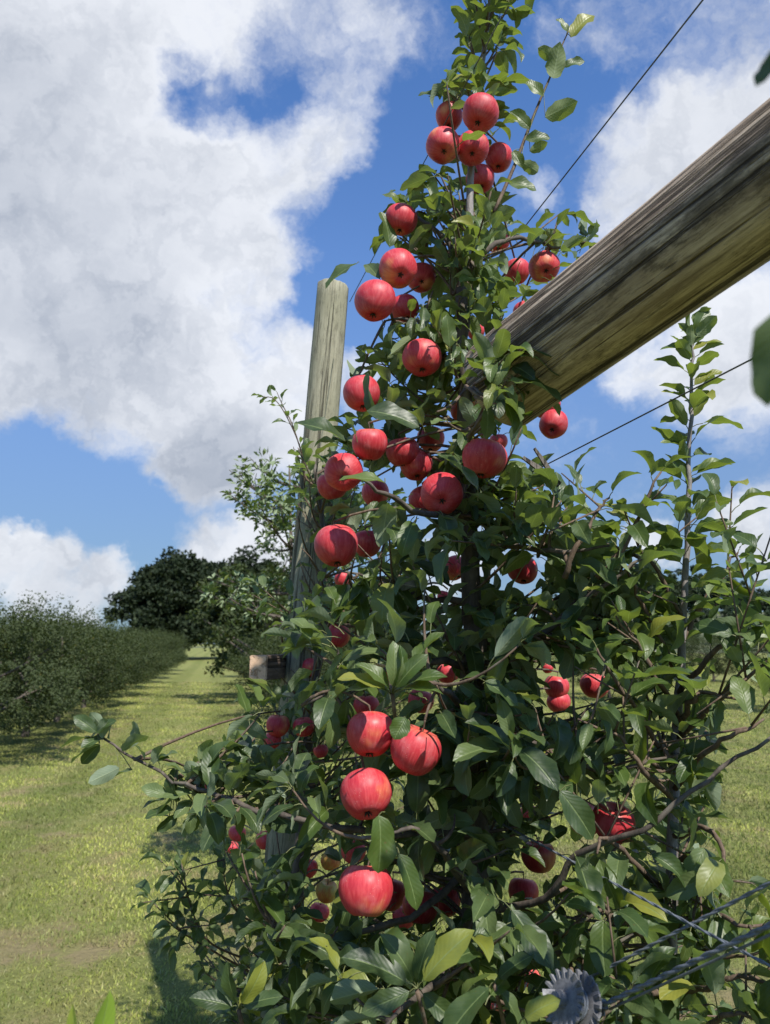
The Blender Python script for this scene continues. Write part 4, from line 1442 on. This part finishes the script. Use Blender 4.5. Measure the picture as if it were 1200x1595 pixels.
# the ratchet wire strainer
def strainer():
    c = P(892, 1562, .86)
    root = empty('wire_strainer', c, 'grey ratchet wire strainer with toothed edges at the end of the thickest cable', 'wire strainer')
    axis = (Vector((-.80, -.42, .42))).normalized()
    u = axis.cross(UPV).normalized(); v = axis.cross(u)

    def gear(cc, R, teeth, th, hole, name, lift=0.35):
        V = []; F = []; n = teeth * 4
        for side in (-1, 1):
            for k in range(n):
                an = 2 * math.pi * k / n
                ph = k % 4
                r = R * (1.0 if ph in (1, 2) else .90)
                rr2 = r
                V.append(cc + (u * math.cos(an) + v * math.sin(an)) * rr2 + axis * (side * th + R * .10 * (1 if ph in (1, 2) else -.3)))
            for k in range(n):
                an = 2 * math.pi * k / n
                V.append(cc + (u * math.cos(an) + v * math.sin(an)) * R * .66 + axis * (side * th))
            for k in range(n):
                an = 2 * math.pi * k / n
                V.append(cc + (u * math.cos(an) + v * math.sin(an)) * hole + axis * (side * th * 1.6))
        for s_ in range(2):
            for ring in range(2):
                for k in range(n):
                    k2 = (k + 1) % n
                    b_ = s_ * 3 * n + ring * n
                    f = (b_ + k, b_ + k2, b_ + n + k2, b_ + n + k)
                    F.append(f if s_ else f[::-1])
        for k in range(n):
            k2 = (k + 1) % n
            F.append((k, 3 * n + k, 3 * n + k2, k2))
            F.append((2 * n + k2, 5 * n + k2, 5 * n + k, 2 * n + k))
        m_ = MB(); m_.add(V, F); m_.build(name, M_ZINC, root, smooth=False)

    gear(c + axis * .013, .032, 19, .0016, .008, 'toothed_plate')
    gear(c - axis * .011, .036, 19, .0016, .008, 'toothed_plate')
    m_ = MB(); m_.tube([c - axis * .022, c + axis * .024], .0085, 16); m_.tube([c + axis * .022, c + axis * .030], .0055, 6)
    m_.build('spindle', M_ZINC, root, smooth=False)
    m_ = MB()
    # wound wire on the drum
    pp = []
    for k in range(220):
        an = k * .3; pp.append(c + (u * math.cos(an) + v * math.sin(an)) * (.014 + .003 * math.sin(k * .021)) + axis * (-.007 + .014 * (abs((k / 55) % 2 - 1))))
    m_.tube(pp, .0017, 6); m_.build('wound_wire', M_WIRE, root)
    # frame cheeks, a bent strap running towards the cable
    e = P(946, 1565, .86)
    for sgn in (-1, 1):
        st_ = [c + axis * .018 * sgn - (e - c).normalized() * .02, c + axis * .018 * sgn + (e - c) * .45, c + axis * .006 * sgn + (e - c) * .8, e]
        m_ = MB(); q = cat(st_, 4)
        V = []; F = []
        t0 = (e - c).normalized(); wv_ = axis.cross(t0).normalized()
        for i, p in enumerate(q):
            hw = .009 if i < 7 else .005
            for (sx, sy) in ((-1, -1), (1, -1), (1, 1), (-1, 1)): V.append(p + wv_ * hw * sx + axis * .0012 * sy)
        for i in range(len(q) - 1):
            for k in range(4): F.append((i * 4 + k, i * 4 + (k + 1) % 4, (i + 1) * 4 + (k + 1) % 4, (i + 1) * 4 + k))
        F.append((3, 2, 1, 0)); F.append(tuple((len(q) - 1) * 4 + k for k in range(4)))
        m_.add(V, F); m_.build('frame', M_ZINC, root, smooth=False)


strainer()

# ------------------------------------------------------------------ close blurred leaves
treeN = empty('apple_tree', (0.50, 0.10, 0), 'closest apple tree, only its blurred dark leaves showing at the right edge', 'apple tree', 'apple trees of the near row')
NX, NY_ = .50, .10
LN = Leaves(); tb_ = MB()
m_ = MB(); axn = cat([Vector((NX, NY_, -.03)), Vector((NX + .01, NY_, .6)), Vector((NX, NY_ - .01, 1.3)), Vector((NX - .02, NY_, 1.9))], 5)
m_.tube(axn, [.022 - .016 * i / (len(axn) - 1) for i in range(len(axn))], 8); m_.build('trunk', M_BARK, treeN)


def keepN(c, l):
    px, py, z = proj(c)
    if (c - Vector((0, 0, CAMH))).length < .2: return False
    e = 60 + l * FOC / max(z, .05)
    return z < .04 or px > 1200 + e * .6 or py > 1600 + e or px < -e or py < -e


for i in range(120):  # unseen crown out of frame, its height chosen to shade the lower centre tree
    h = rnd.uniform(.5, 1.9); a = rnd.uniform(0, 6.283); ln = rnd.uniform(.15, .42)
    s_ = min(axn, key=lambda p: abs(p.z - h)); e = s_ + Vector((math.cos(a) * ln, math.sin(a) * ln, rnd.uniform(0, .12)))
    if not keepN(e, .03): continue
    pts = bez(s_, (s_ + e) / 2 - UPV * .02, e, 6)
    tb_.tube(pts, [.003 - .0018 * k / 5 for k in range(6)], 5)
    shoot_leaves(LN, pts, .25, 1, .022, .07, keepN)
for ((x, y, z), (dx, dy), L, nv) in [((1232, 470, .27), (-44, 165), .039, Vector((-.83, -.56, .02))), ((1236, 70, .30), (-62, 62), .022, Vector((.0, -.7, .7)))]:
    p0 = P(x, y, z); p1 = P(x + dx, y + dy, z)
    st_ = p0 + Vector((.03, .0, .012)); q = min(axn, key=lambda p: (p - p0).length)
    tb_.tube(bez(q, (q + st_) / 2 + UPV * .05, st_, 7), [.003, .003, .0025, .0025, .002, .002, .0015], 5)
    LN.add(p0, (p1 - p0).normalized(), nv, L, L * .48, .3, .25, st_)
tb_.build('twigs', M_TWIG, treeN)
LN.build('foliage', M_LEAF, treeN)

ob_ = empty('leafy_shoot', ground_pt(120, 1900), 'out of focus bright green leaf tips poking up at the bottom left corner', 'shoot')
LN = Leaves(); tb_ = MB()
g0 = parent_world(ob_)
tipb = P(130, 1700, .60)
tb_.tube(cat([g0, (g0 + tipb) / 2 + Vector((.02, 0, 0)), tipb], 5), .003, 6)
for (tx, ty, L, al) in [(104, 1572, .085, 0), (175, 1550, .085, 0), (90, 1600, .06, 0), (190, 1600, .06, 0), (140, 1620, .05, 0)]:
    tip = P(tx, ty, .60); d = (tip - tipb)
    LN.add(tip - d.normalized() * L, d.normalized(), Vector((rnd.uniform(-.6, .6), -.6, .4)), L, L * .26, .3, .3, tipb)
tb_.build('stem', M_STEM, ob_)
LN.build('leaf', leaf_mat('fresh_leaf', (0.16, 0.26, 0.03), (0.2, 0.3, 0.04), (0.26, 0.36, 0.08), (0.3, 0.36, 0.06), (0.2, 0.28, 0.1)), ob_)


# ------------------------------------------------------------------ ground and grass
def make_ground():
    V = []; F = []
    xs = [-2500, -900, -300, -120, -60] + list(range(-40, 41, 4)) + [60, 120, 300, 900, 2500]
    ys = [-200, -40, -10] + list(range(-6, 61, 3)) + [80, 120, 200, 400, 900, 2500, 4500]
    for y in ys:
        for x in xs:
            z = .06 * mnoise.noise(Vector((x * .09, y * .09, 3))) if (y > 4 and abs(x) < 70 and y < 80) else 0
            V.append((x, y, z))
    nx = len(xs)
    for j in range(len(ys) - 1):
        for i in range(nx - 1):
            F.append((j * nx + i, j * nx + i + 1, (j + 1) * nx + i + 1, (j + 1) * nx + i))
    me = bpy.data.meshes.new('ground'); me.from_pydata(V, [], F); me.materials.append(M_GROUND)
    me.polygons.foreach_set('use_smooth', [True] * len(F))
    o = bpy.data.objects.new('ground', me); COL.objects.link(o)
    tag(o, 'mown yellow green orchard grass ground with bare patches', 'ground', kind='structure')


make_ground()


def gz(x, y):
    return .06 * mnoise.noise(Vector((x * .09, y * .09, 3))) if y > 4 else 0


def make_grass():
    N = 340000
    # denser near the viewer; sample in view angle so that density follows what is seen
    y = 1.9 + (NR.rand(N) ** 2.2) * 28
    x = (NR.rand(N) - .5) * (1.25 * y + .8)
    m = np.array([mnoise.noise(Vector((a * 1.7, b * 1.7, 0))) for a, b in zip(x[:0], y[:0])])
    h = NR.uniform(.013, .030, N) * np.where(y > 7, 1.25, 1)
    w = NR.uniform(.0016, .0030, N) * (1 + y * .22)
    for (px, py, rx) in [(365, 1440, .22), (395, 1500, .18), (40, 1468, .24), (150, 1478, .14), (290, 1440, .1), (90, 1300, .14), (1180, 1560, .2), (30, 1230, .2)]:
        g = ground_pt(px, py)
        inside = np.hypot(x - g.x, (y - g.y) * .8) < rx * NR.uniform(.5, 1.5, N)
        h = np.where(inside, h * .6, h)
    tuft = np.array([mnoise.noise(Vector((float(a_) * 5, float(b_) * 5, 7))) for a_, b_ in zip(x, y)])
    h = h * (1 + np.clip(tuft, -.5, 1) * .7)
    a = NR.rand(N) * 6.283
    lean = NR.uniform(.1, .9, N)
    la = NR.rand(N) * 6.283
    z = np.array([gz(float(a_), float(b_)) for a_, b_ in zip(x, y)]) - .003
    base = np.stack([x, y, z], 1)
    side = np.stack([np.cos(a), np.sin(a), np.zeros(N)], 1) * w[:, None]
    tip = base + np.stack([np.cos(la) * lean * h, np.sin(la) * lean * h, h], 1)
    mid = base + np.stack([np.cos(la) * lean * h * .25, np.sin(la) * lean * h * .25, h * .6], 1)
    V = np.stack([base - side, base + side, mid + side * .7, tip, mid - side * .7], 1).reshape(-1, 3)
    F = (np.arange(N)[:, None] * 5 + np.arange(5)[None])
    o = raw_mesh('grass', V, F, M_GRASS, smooth=False)
    tag(o, 'short mown grass blades covering the near orchard floor', 'grass', kind='stuff')


make_grass()


# ------------------------------------------------------------------ orchard and far trees
def quad_leaves(name, C, D, Nn, L, W, mat, parent):
    """small folded leaf faces: C base, D direction, N normal"""
    D = D / np.linalg.norm(D, axis=1, keepdims=True)
    Nn = Nn - (Nn * D).sum(1, keepdims=True) * D
    Nn /= np.maximum(np.linalg.norm(Nn, axis=1, keepdims=True), 1e-6)
    B = np.cross(Nn, D)
    L = L[:, None]; W = W[:, None]
    v0 = C; v1 = C + D * L * .5 + B * W * .5 + Nn * W * .12; v2 = C + D * L - Nn * L * .12; v3 = C + D * L * .5 - B * W * .5 + Nn * W * .12
    V = np.stack([v0, v1, v2, v3], 1).reshape(-1, 3)
    F = np.arange(len(C) * 4).reshape(-1, 4)
    return raw_mesh(name, V, F, mat, parent, smooth=False)


def bush_tree(seed, H, R, ntw, nl, ll, mat, base_h=.35, upright=.5, limb_n=9, name='orchard_tree', loc=(0, 0, 0), label='', group=None, skirt=.25):
    r = random.Random(seed); nr = np.random.RandomState(seed)
    root = empty(name, Vector(loc), label, 'tree', group)
    loc = Vector(loc)
    mb_ = MB()
    tp = [loc + Vector((0, 0, -.05)), loc + Vector((r.uniform(-.03, .03) * R, r.uniform(-.03, .03) * R, base_h * .6)), loc + Vector((r.uniform(-.08, .08) * R, r.uniform(-.08, .08) * R, H * .5)), loc + Vector((0, 0, H * .85))]
    q = cat(tp, 4)
    r0 = .035 * H
    mb_.tube(q, [r0 * (1 - .8 * i / (len(q) - 1)) for i in range(len(q))], 8)
    for k in range(limb_n):
        a = 2 * math.pi * k / limb_n + r.uniform(-.3, .3)
        zz = r.uniform(base_h, H * .65)
        s_ = path_at(q, min(.95, zz / (H * .85)))[0]
        e = loc + Vector((math.cos(a) * R * .7, math.sin(a) * R * .7, zz + r.uniform(.05, .4) * H * .5))
        pts = bez(s_, (s_ + e) / 2 - Vector((0, 0, .03 * H)), e, 6)
        mb_.tube(pts, [r0 * .4 * (1 - .75 * i / 5) for i in range(6)], 6)
    mb_.build('trunk', M_BARK, root)
    C = []; D = []; NN = []
    for i in range(ntw):
        a = r.uniform(0, 6.283); cz = r.uniform(-1, 1) ; el = math.asin(cz)
        lump = 1 + .34 * mnoise.noise(Vector((math.cos(a) * 1.7 + seed, math.sin(a) * 1.5, cz * 2))) * 2
        zc = base_h + (H - base_h) * .48; rz = (H - base_h) * .52
        wid = math.cos(el * .86)
        tip = Vector((math.cos(a) * R * wid * lump, math.sin(a) * R * wid * lump, zc + rz * cz * (.9 + .1 * lump)))
        if cz < -.2: tip.z += -skirt * .3 * H * r.random()
        tip.z = max(tip.z, .15)
        inn = Vector((tip.x * .35, tip.y * .35, zc + (tip.z - zc) * .3))
        depth = r.uniform(.15, .6)
        st_ = tip.lerp(inn, depth)
        if cz > .15: tip = tip + Vector((0, 0, upright * r.random() ** 3 * .35 * R))
        d = tip - st_
        for k in range(nl):
            t = (k + r.random()) / nl
            p = st_ + d * t + Vector((r.gauss(0, 1), r.gauss(0, 1), r.gauss(0, 1))) * ll * .7
            dn = d.normalized() if d.length > 1e-6 else UPV
            dd_ = dn * .5 + Vector((r.gauss(0, .8), r.gauss(0, .8), r.gauss(-.1, .6)))
            C.append(tuple(p + loc)); D.append(tuple(dd_)); nn_ = UPV * .6 + dn * .5 + Vector((r.gauss(0, .5), r.gauss(0, .5), r.gauss(0, .4))); NN.append(tuple(nn_))
    n = len(C)
    quad_leaves('foliage', np.array(C, dtype=np.float64), np.array(D), np.array(NN), nr.uniform(.7, 1.3, n) * ll, nr.uniform(.5, .75, n) * ll, mat, root)
    return root


def copy_tree(o, loc, rz, s, label):
    c = o.copy(); COL.objects.link(c)
    c.location = loc; c.rotation_euler = (0, 0, rz); c.scale = (s, s, s)
    c['label'] = label
    for ch in o.children:
        d = ch.copy(); COL.objects.link(d); d.parent = c
    return c


def row_pos(y, off):
    return Vector((off - .2217 * y, y, 0))


GL = 'orchard trees of the row along the left of the mown path'
lefts = []
OFFL = -6.1 + .2217 * 13.2
ys_l = [10.3, 12.8, 15.2, 18.3, 21.6, 25.2, 29.0, 33.0, 37.5, 42.5]
lab_l = ['nearest bushy orchard tree at the left edge, cut off by the frame', 'broad bushy orchard tree with a dark shadow at its foot, second from the left edge',
         'third bushy orchard tree of the left row, behind the one with the dark shadow', 'fourth bushy orchard tree of the left row, with shoots poking into the sky',
         'fifth orchard tree of the left row, where the hedge line starts to drop', 'sixth orchard tree of the left row, rounded, beside the mown path',
         'seventh orchard tree of the left row, small with distance', 'eighth orchard tree of the left row, in front of the dark big tree',
         'ninth orchard tree of the left row, nearly at the end of the path', 'last and smallest orchard tree of the left row at the end of the path']
pa = bush_tree(21, 1.98, 1.35, 1500, 20, .042, M_FAR, .40, .8, skirt=.08, name='orchard_tree', loc=row_pos(ys_l[0], OFFL), label=lab_l[0], group=GL)
pb = bush_tree(22, 1.92, 1.42, 1500, 20, .042, M_FAR, .42, .7, skirt=.08, name='orchard_tree', loc=row_pos(ys_l[1], OFFL), label=lab_l[1], group=GL)
pc = bush_tree(23, 1.95, 1.42, 1400, 20, .042, M_FAR, .40, .7, skirt=.08, name='orchard_tree', loc=row_pos(ys_l[2], OFFL), label=lab_l[2], group=GL)
PRO = [pa, pb, pc]
for i, y in enumerate(ys_l):
    if i < 3: continue
    copy_tree(PRO[i % 3], row_pos(y, OFFL), i * 1.9, rnd.uniform(.88, 1.02), lab_l[i])
# a second row further left shows over and between
GL2 = 'orchard trees of the second row beyond the left one'
for i, (y, lb) in enumerate([(19, 'orchard tree of the second row, top just showing over the leftmost trees'), (23, 'orchard tree of the second row, left of the gap above the left row'),
                             (27, 'orchard tree of the second row, its tip above the third tree of the left row'), (32, 'farthest visible orchard tree of the second row')]):
    copy_tree(PRO[(i + 1) % 3], row_pos(y, OFFL - 4.6), i * 2.3, 1.12, lb)

# the near row goes on beyond the post
GR = 'orchard trees of the near row beyond the post'
OFFR = .29
def loose_tree(loc, label, group, seed=31):
    """slender apple tree of arching limbs with leaf rosettes, about 3 m high"""
    r = random.Random(seed)
    loc = Vector(loc)
    root = empty('apple_tree', loc, label, 'apple tree', group)
    m_ = MB(); ax = cat([loc - UPV * .05, loc + Vector((.02, 0, .9)), loc + Vector((.03, 0, 1.8)), loc + Vector((.0, 0, 2.6))], 6)
    m_.tube(ax, [.035 * (1 - .85 * i / (len(ax) - 1)) for i in range(len(ax))], 8)
    m_.build('trunk', M_BARK, root)
    C = []; D = []; NN = []; t_ = MB()
    for i in range(37):
        h = r.uniform(1.62, 2.5); a = r.uniform(0, 6.283)
        ln = (1.0 - .32 * h / 1.0 * .9) * r.uniform(.5, 1.1) + .12
        s_ = min(ax, key=lambda p: abs(p.z - h))
        e = s_ + Vector((math.cos(a) * ln, math.sin(a) * ln, r.uniform(.05, .45) * ln + .03))
        pts = bez(s_, (s_ + e) / 2 + Vector((0, 0, -.06)), e, 8)
        t_.tube(pts, [.009 - .007 * k / 7 for k in range(8)], 5)
        for k in range(9):
            p, t = path_at(pts, r.uniform(.2, 1))
            o_ = Vector((r.gauss(0, 1), r.gauss(0, 1), r.gauss(.5, .7))).normalized()
            q = p + o_ * r.uniform(.03, .12)
            t_.tube([p, q], [.003, .0015], 4, cap=False)
            for n_ in range(r.randint(7, 13)):
                dd_ = (o_ * .6 + Vector((r.gauss(0, .8), r.gauss(0, .8), r.gauss(0, .6)))).normalized()
                C.append(tuple(q + dd_ * .015 + Vector((r.gauss(0, .012), r.gauss(0, .012), r.gauss(0, .012))))); D.append(tuple(dd_))
                NN.append((r.gauss(0, .5), r.gauss(0, .5), .8))
    t_.build('limbs', M_BARK, root)
    n = len(C); nr = np.random.RandomState(seed)
    quad_leaves('foliage', np.array(C), np.array(D), np.array(NN), nr.uniform(.035, .06, n), nr.uniform(.018, .03, n), M_LEAFR, root)
    return root


loose_tree(row_pos(4.5, .40), 'loose slender apple tree behind the upright post, its thin limbs against the cloud', GR)
labs = ['bushy orchard tree of the near row, behind the loose slender one', 'rounded orchard tree left of the sawn timber end', 'orchard tree of the near row seen just above the sawn timber end',
        'small far orchard tree right of the end of the mown path', 'farthest orchard tree right of the end of the mown path']
for i, (y, lb) in enumerate(zip([11, 16, 22, 28, 35], labs)):
    c = copy_tree(PRO[i % 3], row_pos(y, 1.75), 1.3 * i, .85 + .02 * i, lb)
    c['group'] = GR

# rows on the right, seen through the foliage
G3 = 'orchard trees of the rows at the right'
k = 0
for (x, y) in [(9.5, 17), (12.5, 19), (6.2, 21), (15.5, 22), (3.2, 24), (9, 27), (13, 30), (17, 27), (19.5, 33), (5.5, 33), (1.5, 30), (11, 38)]:
    lb = ['orchard tree at the right edge, nearest beyond the young tree', 'orchard tree beyond the right edge grass, second from the frame edge', 'orchard tree glimpsed through the leaves right of the trunk', 'orchard tree at the far right below the hill',
          'orchard tree glimpsed low behind the centre trunk', 'orchard tree in the gap left of the thin leader', 'orchard tree in the gap right of the thin leader', 'far orchard tree under the wooded hill at the right edge',
          'farthest orchard tree at the right edge', 'small far orchard tree behind the shaded apples right of the trunk', 'far orchard tree behind the centre of the laden tree', 'small far orchard tree between the rows at the right'][k]
    c = copy_tree(PRO[k % 3], Vector((x, y, 0)), k * 1.7, .9, lb); c['group'] = G3
    k += 1


def big_tree(seed, loc, H, R, nclump, per, ll, mat, label, group=None, name='oak_tree', low=.12):
    r = random.Random(seed); nr = np.random.RandomState(seed)
    loc = Vector(loc)
    root = empty(name, loc, label, 'tree', group)
    mb_ = MB()
    q = cat([loc - UPV * .2, loc + Vector((0, 0, H * .2)), loc + Vector((R * .05, 0, H * .5)), loc + Vector((0, 0, H * .8))], 4)
    mb_.tube(q, [.035 * H * (1 - .8 * i / (len(q) - 1)) for i in range(len(q))], 10)
    cs = []
    for i in range(nclump):
        a = r.uniform(0, 6.283); cz = r.uniform(-.75, 1)
        w = math.sqrt(max(0, 1 - cz * cz)) if cz > 0 else 1 - .25 * cz * cz
        k = r.uniform(.55, 1) ** .5 * (1 + .28 * mnoise.noise(Vector((math.cos(a) * 1.3 + seed * 3.1, math.sin(a) * 1.3, cz * 1.6))) * 1.6)
        c = Vector((math.cos(a) * R * w * k, math.sin(a) * R * w * k, H * (low + (1 - low) * .45) + (H * (1 - low) * .52) * cz * k))
        cs.append((c, r.uniform(.10, .19) * R))
        if i % 3 == 0:
            s_ = path_at(q, min(.9, max(.25, (c.z / H) - .15)))[0]
            mb_.tube(bez(s_, (s_ + c + loc) / 2, c + loc, 5), [.010 * H * (1 - .7 * j / 4) for j in range(5)], 5)
    mb_.build('trunk', M_BARK, root)
    C = np.concatenate([np.array(c)[None] + (lambda g: g / np.maximum(np.linalg.norm(g, axis=1, keepdims=True), 1e-6) * (nr.rand(per, 1) ** .45) * rr)(nr.randn(per, 3)) * np.array([1.15, 1.15, .75]) for c, rr in cs])
    C = C + np.array(loc)
    n = len(C)
    quad_leaves('crown', C, nr.randn(n, 3), nr.randn(n, 3) * .6 + np.array([0, 0, .8]), nr.uniform(.7, 1.3, n) * ll, nr.uniform(.6, .9, n) * ll, mat, root)
    return root


def at_px(px, dist):
    return Vector(((px - 600) / FOC * dist / CP * .985, dist, 0))


GO = 'big dark trees behind the end of the path'
big_tree(41, at_px(285, 72), 9.9, 5.4, 230, 130, .42, M_OAK, 'big dark round tree with gaps in its crown, behind the left orchard row', GO)
big_tree(42, at_px(365, 76), 9.7, 6.5, 230, 120, .42, M_OAK, 'big dark tree directly behind the end of the mown path', GO)
big_tree(43, at_px(452, 78), 9.8, 6.5, 170, 110, .45, M_OAK, 'big dark tree mostly hidden behind the upright post', GO)
big_tree(44, at_px(560, 85), 8.5, 7, 150, 110, .5, M_OAK, 'dark far tree behind the middle of the laden tree', GO)
# the lighter tree in front of the oaks
big_tree(45, at_px(425, 20), 3.95, 1.9, 120, 60, .11, M_FAR, 'looser lighter green tree in front of the big dark trees, left of the post', None, 'field_tree', .1)

# wooded hill at right
V = []; F = []
nx, ny = 60, 14
for j in range(ny + 1):
    for i in range(nx + 1):
        x = -120 + 420 * i / nx; y = 110 + 260 * j / ny
        f = min(1, max(0, (y - 112) / 120)); s_ = min(1, max(0, (x + 20) / 100))
        hgt = 11.5 * (f * f * (3 - 2 * f)) * (s_ * s_ * (3 - 2 * s_)) + 1.2 * mnoise.noise(Vector((x * .02, y * .02, 0))) * f
        V.append((x, y, hgt - .3))
for j in range(ny):
    for i in range(nx):
        F.append((j * (nx + 1) + i, j * (nx + 1) + i + 1, (j + 1) * (nx + 1) + i + 1, (j + 1) * (nx + 1) + i))
mh, N, b, out_ = newmat('hill_scrub')
oc = N.n('ShaderNodeTexCoord').outputs['Object']
n1 = N.noise(oc, .12, 6, .7); n2 = N.noise(oc, .7, 5, .7)
c_ = N.mix(N.mr(n1, .4, .6), (0.075, 0.10, 0.045), (0.16, 0.17, 0.085))
c_ = N.mix(N.mr(n2, .45, .65, 0, .8), c_, (0.04, 0.06, 0.03))
N.put(b.inputs['Base Color'], c_); b.inputs['Roughness'].default_value = .95
N.put(b.inputs['Normal'], N.bump(n2, 1, 1.5))
me = bpy.data.meshes.new('hill'); me.from_pydata(V, [], F); me.materials.append(mh); me.polygons.foreach_set('use_smooth', [True] * len(F))
o = bpy.data.objects.new('hill', me); COL.objects.link(o); tag(o, 'low scrubby green hillside behind the orchard at right', 'hill', kind='structure')
GH = 'far trees along the wooded hill'
hp = None
for i, (px, d, top) in enumerate([(985, 225, 905), (1015, 220, 885), (1045, 228, 890), (1078, 222, 895), (1105, 226, 882), (1128, 218, 895), (1152, 228, 905), (1178, 224, 915), (1205, 226, 910), (1235, 222, 905), (950, 226, 915), (910, 226, 920), (860, 228, 925)]):
    lb = ['far hill tree just left of the thin leader', 'far hill tree in the gap left of the thin leader', 'far hill tree touching the thin leader on its left', 'far hill tree behind the thin leader', 'tallest far hill tree right of the thin leader',
          'far hill tree second right of the thin leader', 'far hill tree third right of the thin leader', 'low far hill tree near the right edge', 'far hill tree at the right edge', 'far hill tree partly cut off by the right edge',
          'far hill tree behind the upper right leaves', 'far hill tree hidden behind the dense leaves', 'leftmost far hill tree behind the dense leaves'][i]
    p = at_px(px, d); p.z = 10.0
    if hp is None:
        hp = big_tree(60, p, 10.5, 4.8, 70, 70, .75, M_WOODS, lb, GH, 'hill_tree', .02)
    else:
        s = (1.5 + d * math.tan(math.atan((797.5 - top) / FOC) + PITCH) - 10) / 10.5
        copy_tree(hp, p, i * 2.1, max(s, .6), lb)

GH2 = 'trees standing on the lower hillside'
for i, (px, d, z0, sc_) in enumerate([(1150, 165, 3.0, .62), (1190, 150, 2.0, .6), (1120, 140, 1.2, .5), (1175, 128, .3, .5), (1090, 180, 4.5, .6), (1210, 180, 4.5, .7), (1030, 160, 2.2, .6), (1005, 190, 5.5, .6), (1140, 195, 6.0, .6), (1060, 135, .8, .5)]):
    lb = ['hillside tree below the skyline, third from the right edge', 'hillside tree below the skyline at the right edge', 'small hillside tree right of the thin leader', 'small tree at the foot of the hill by the right edge',
          'hillside tree just right of the thin leader', 'taller hillside tree cut by the right edge', 'hillside tree left of the thin leader', 'higher hillside tree left of the thin leader',
          'hillside tree close under the far skyline trees', 'small tree at the foot of the hill by the thin leader'][i]
    p = at_px(px, d); p.z = z0
    c = copy_tree(hp, p, i * 1.3, sc_, lb); c['group'] = GH2
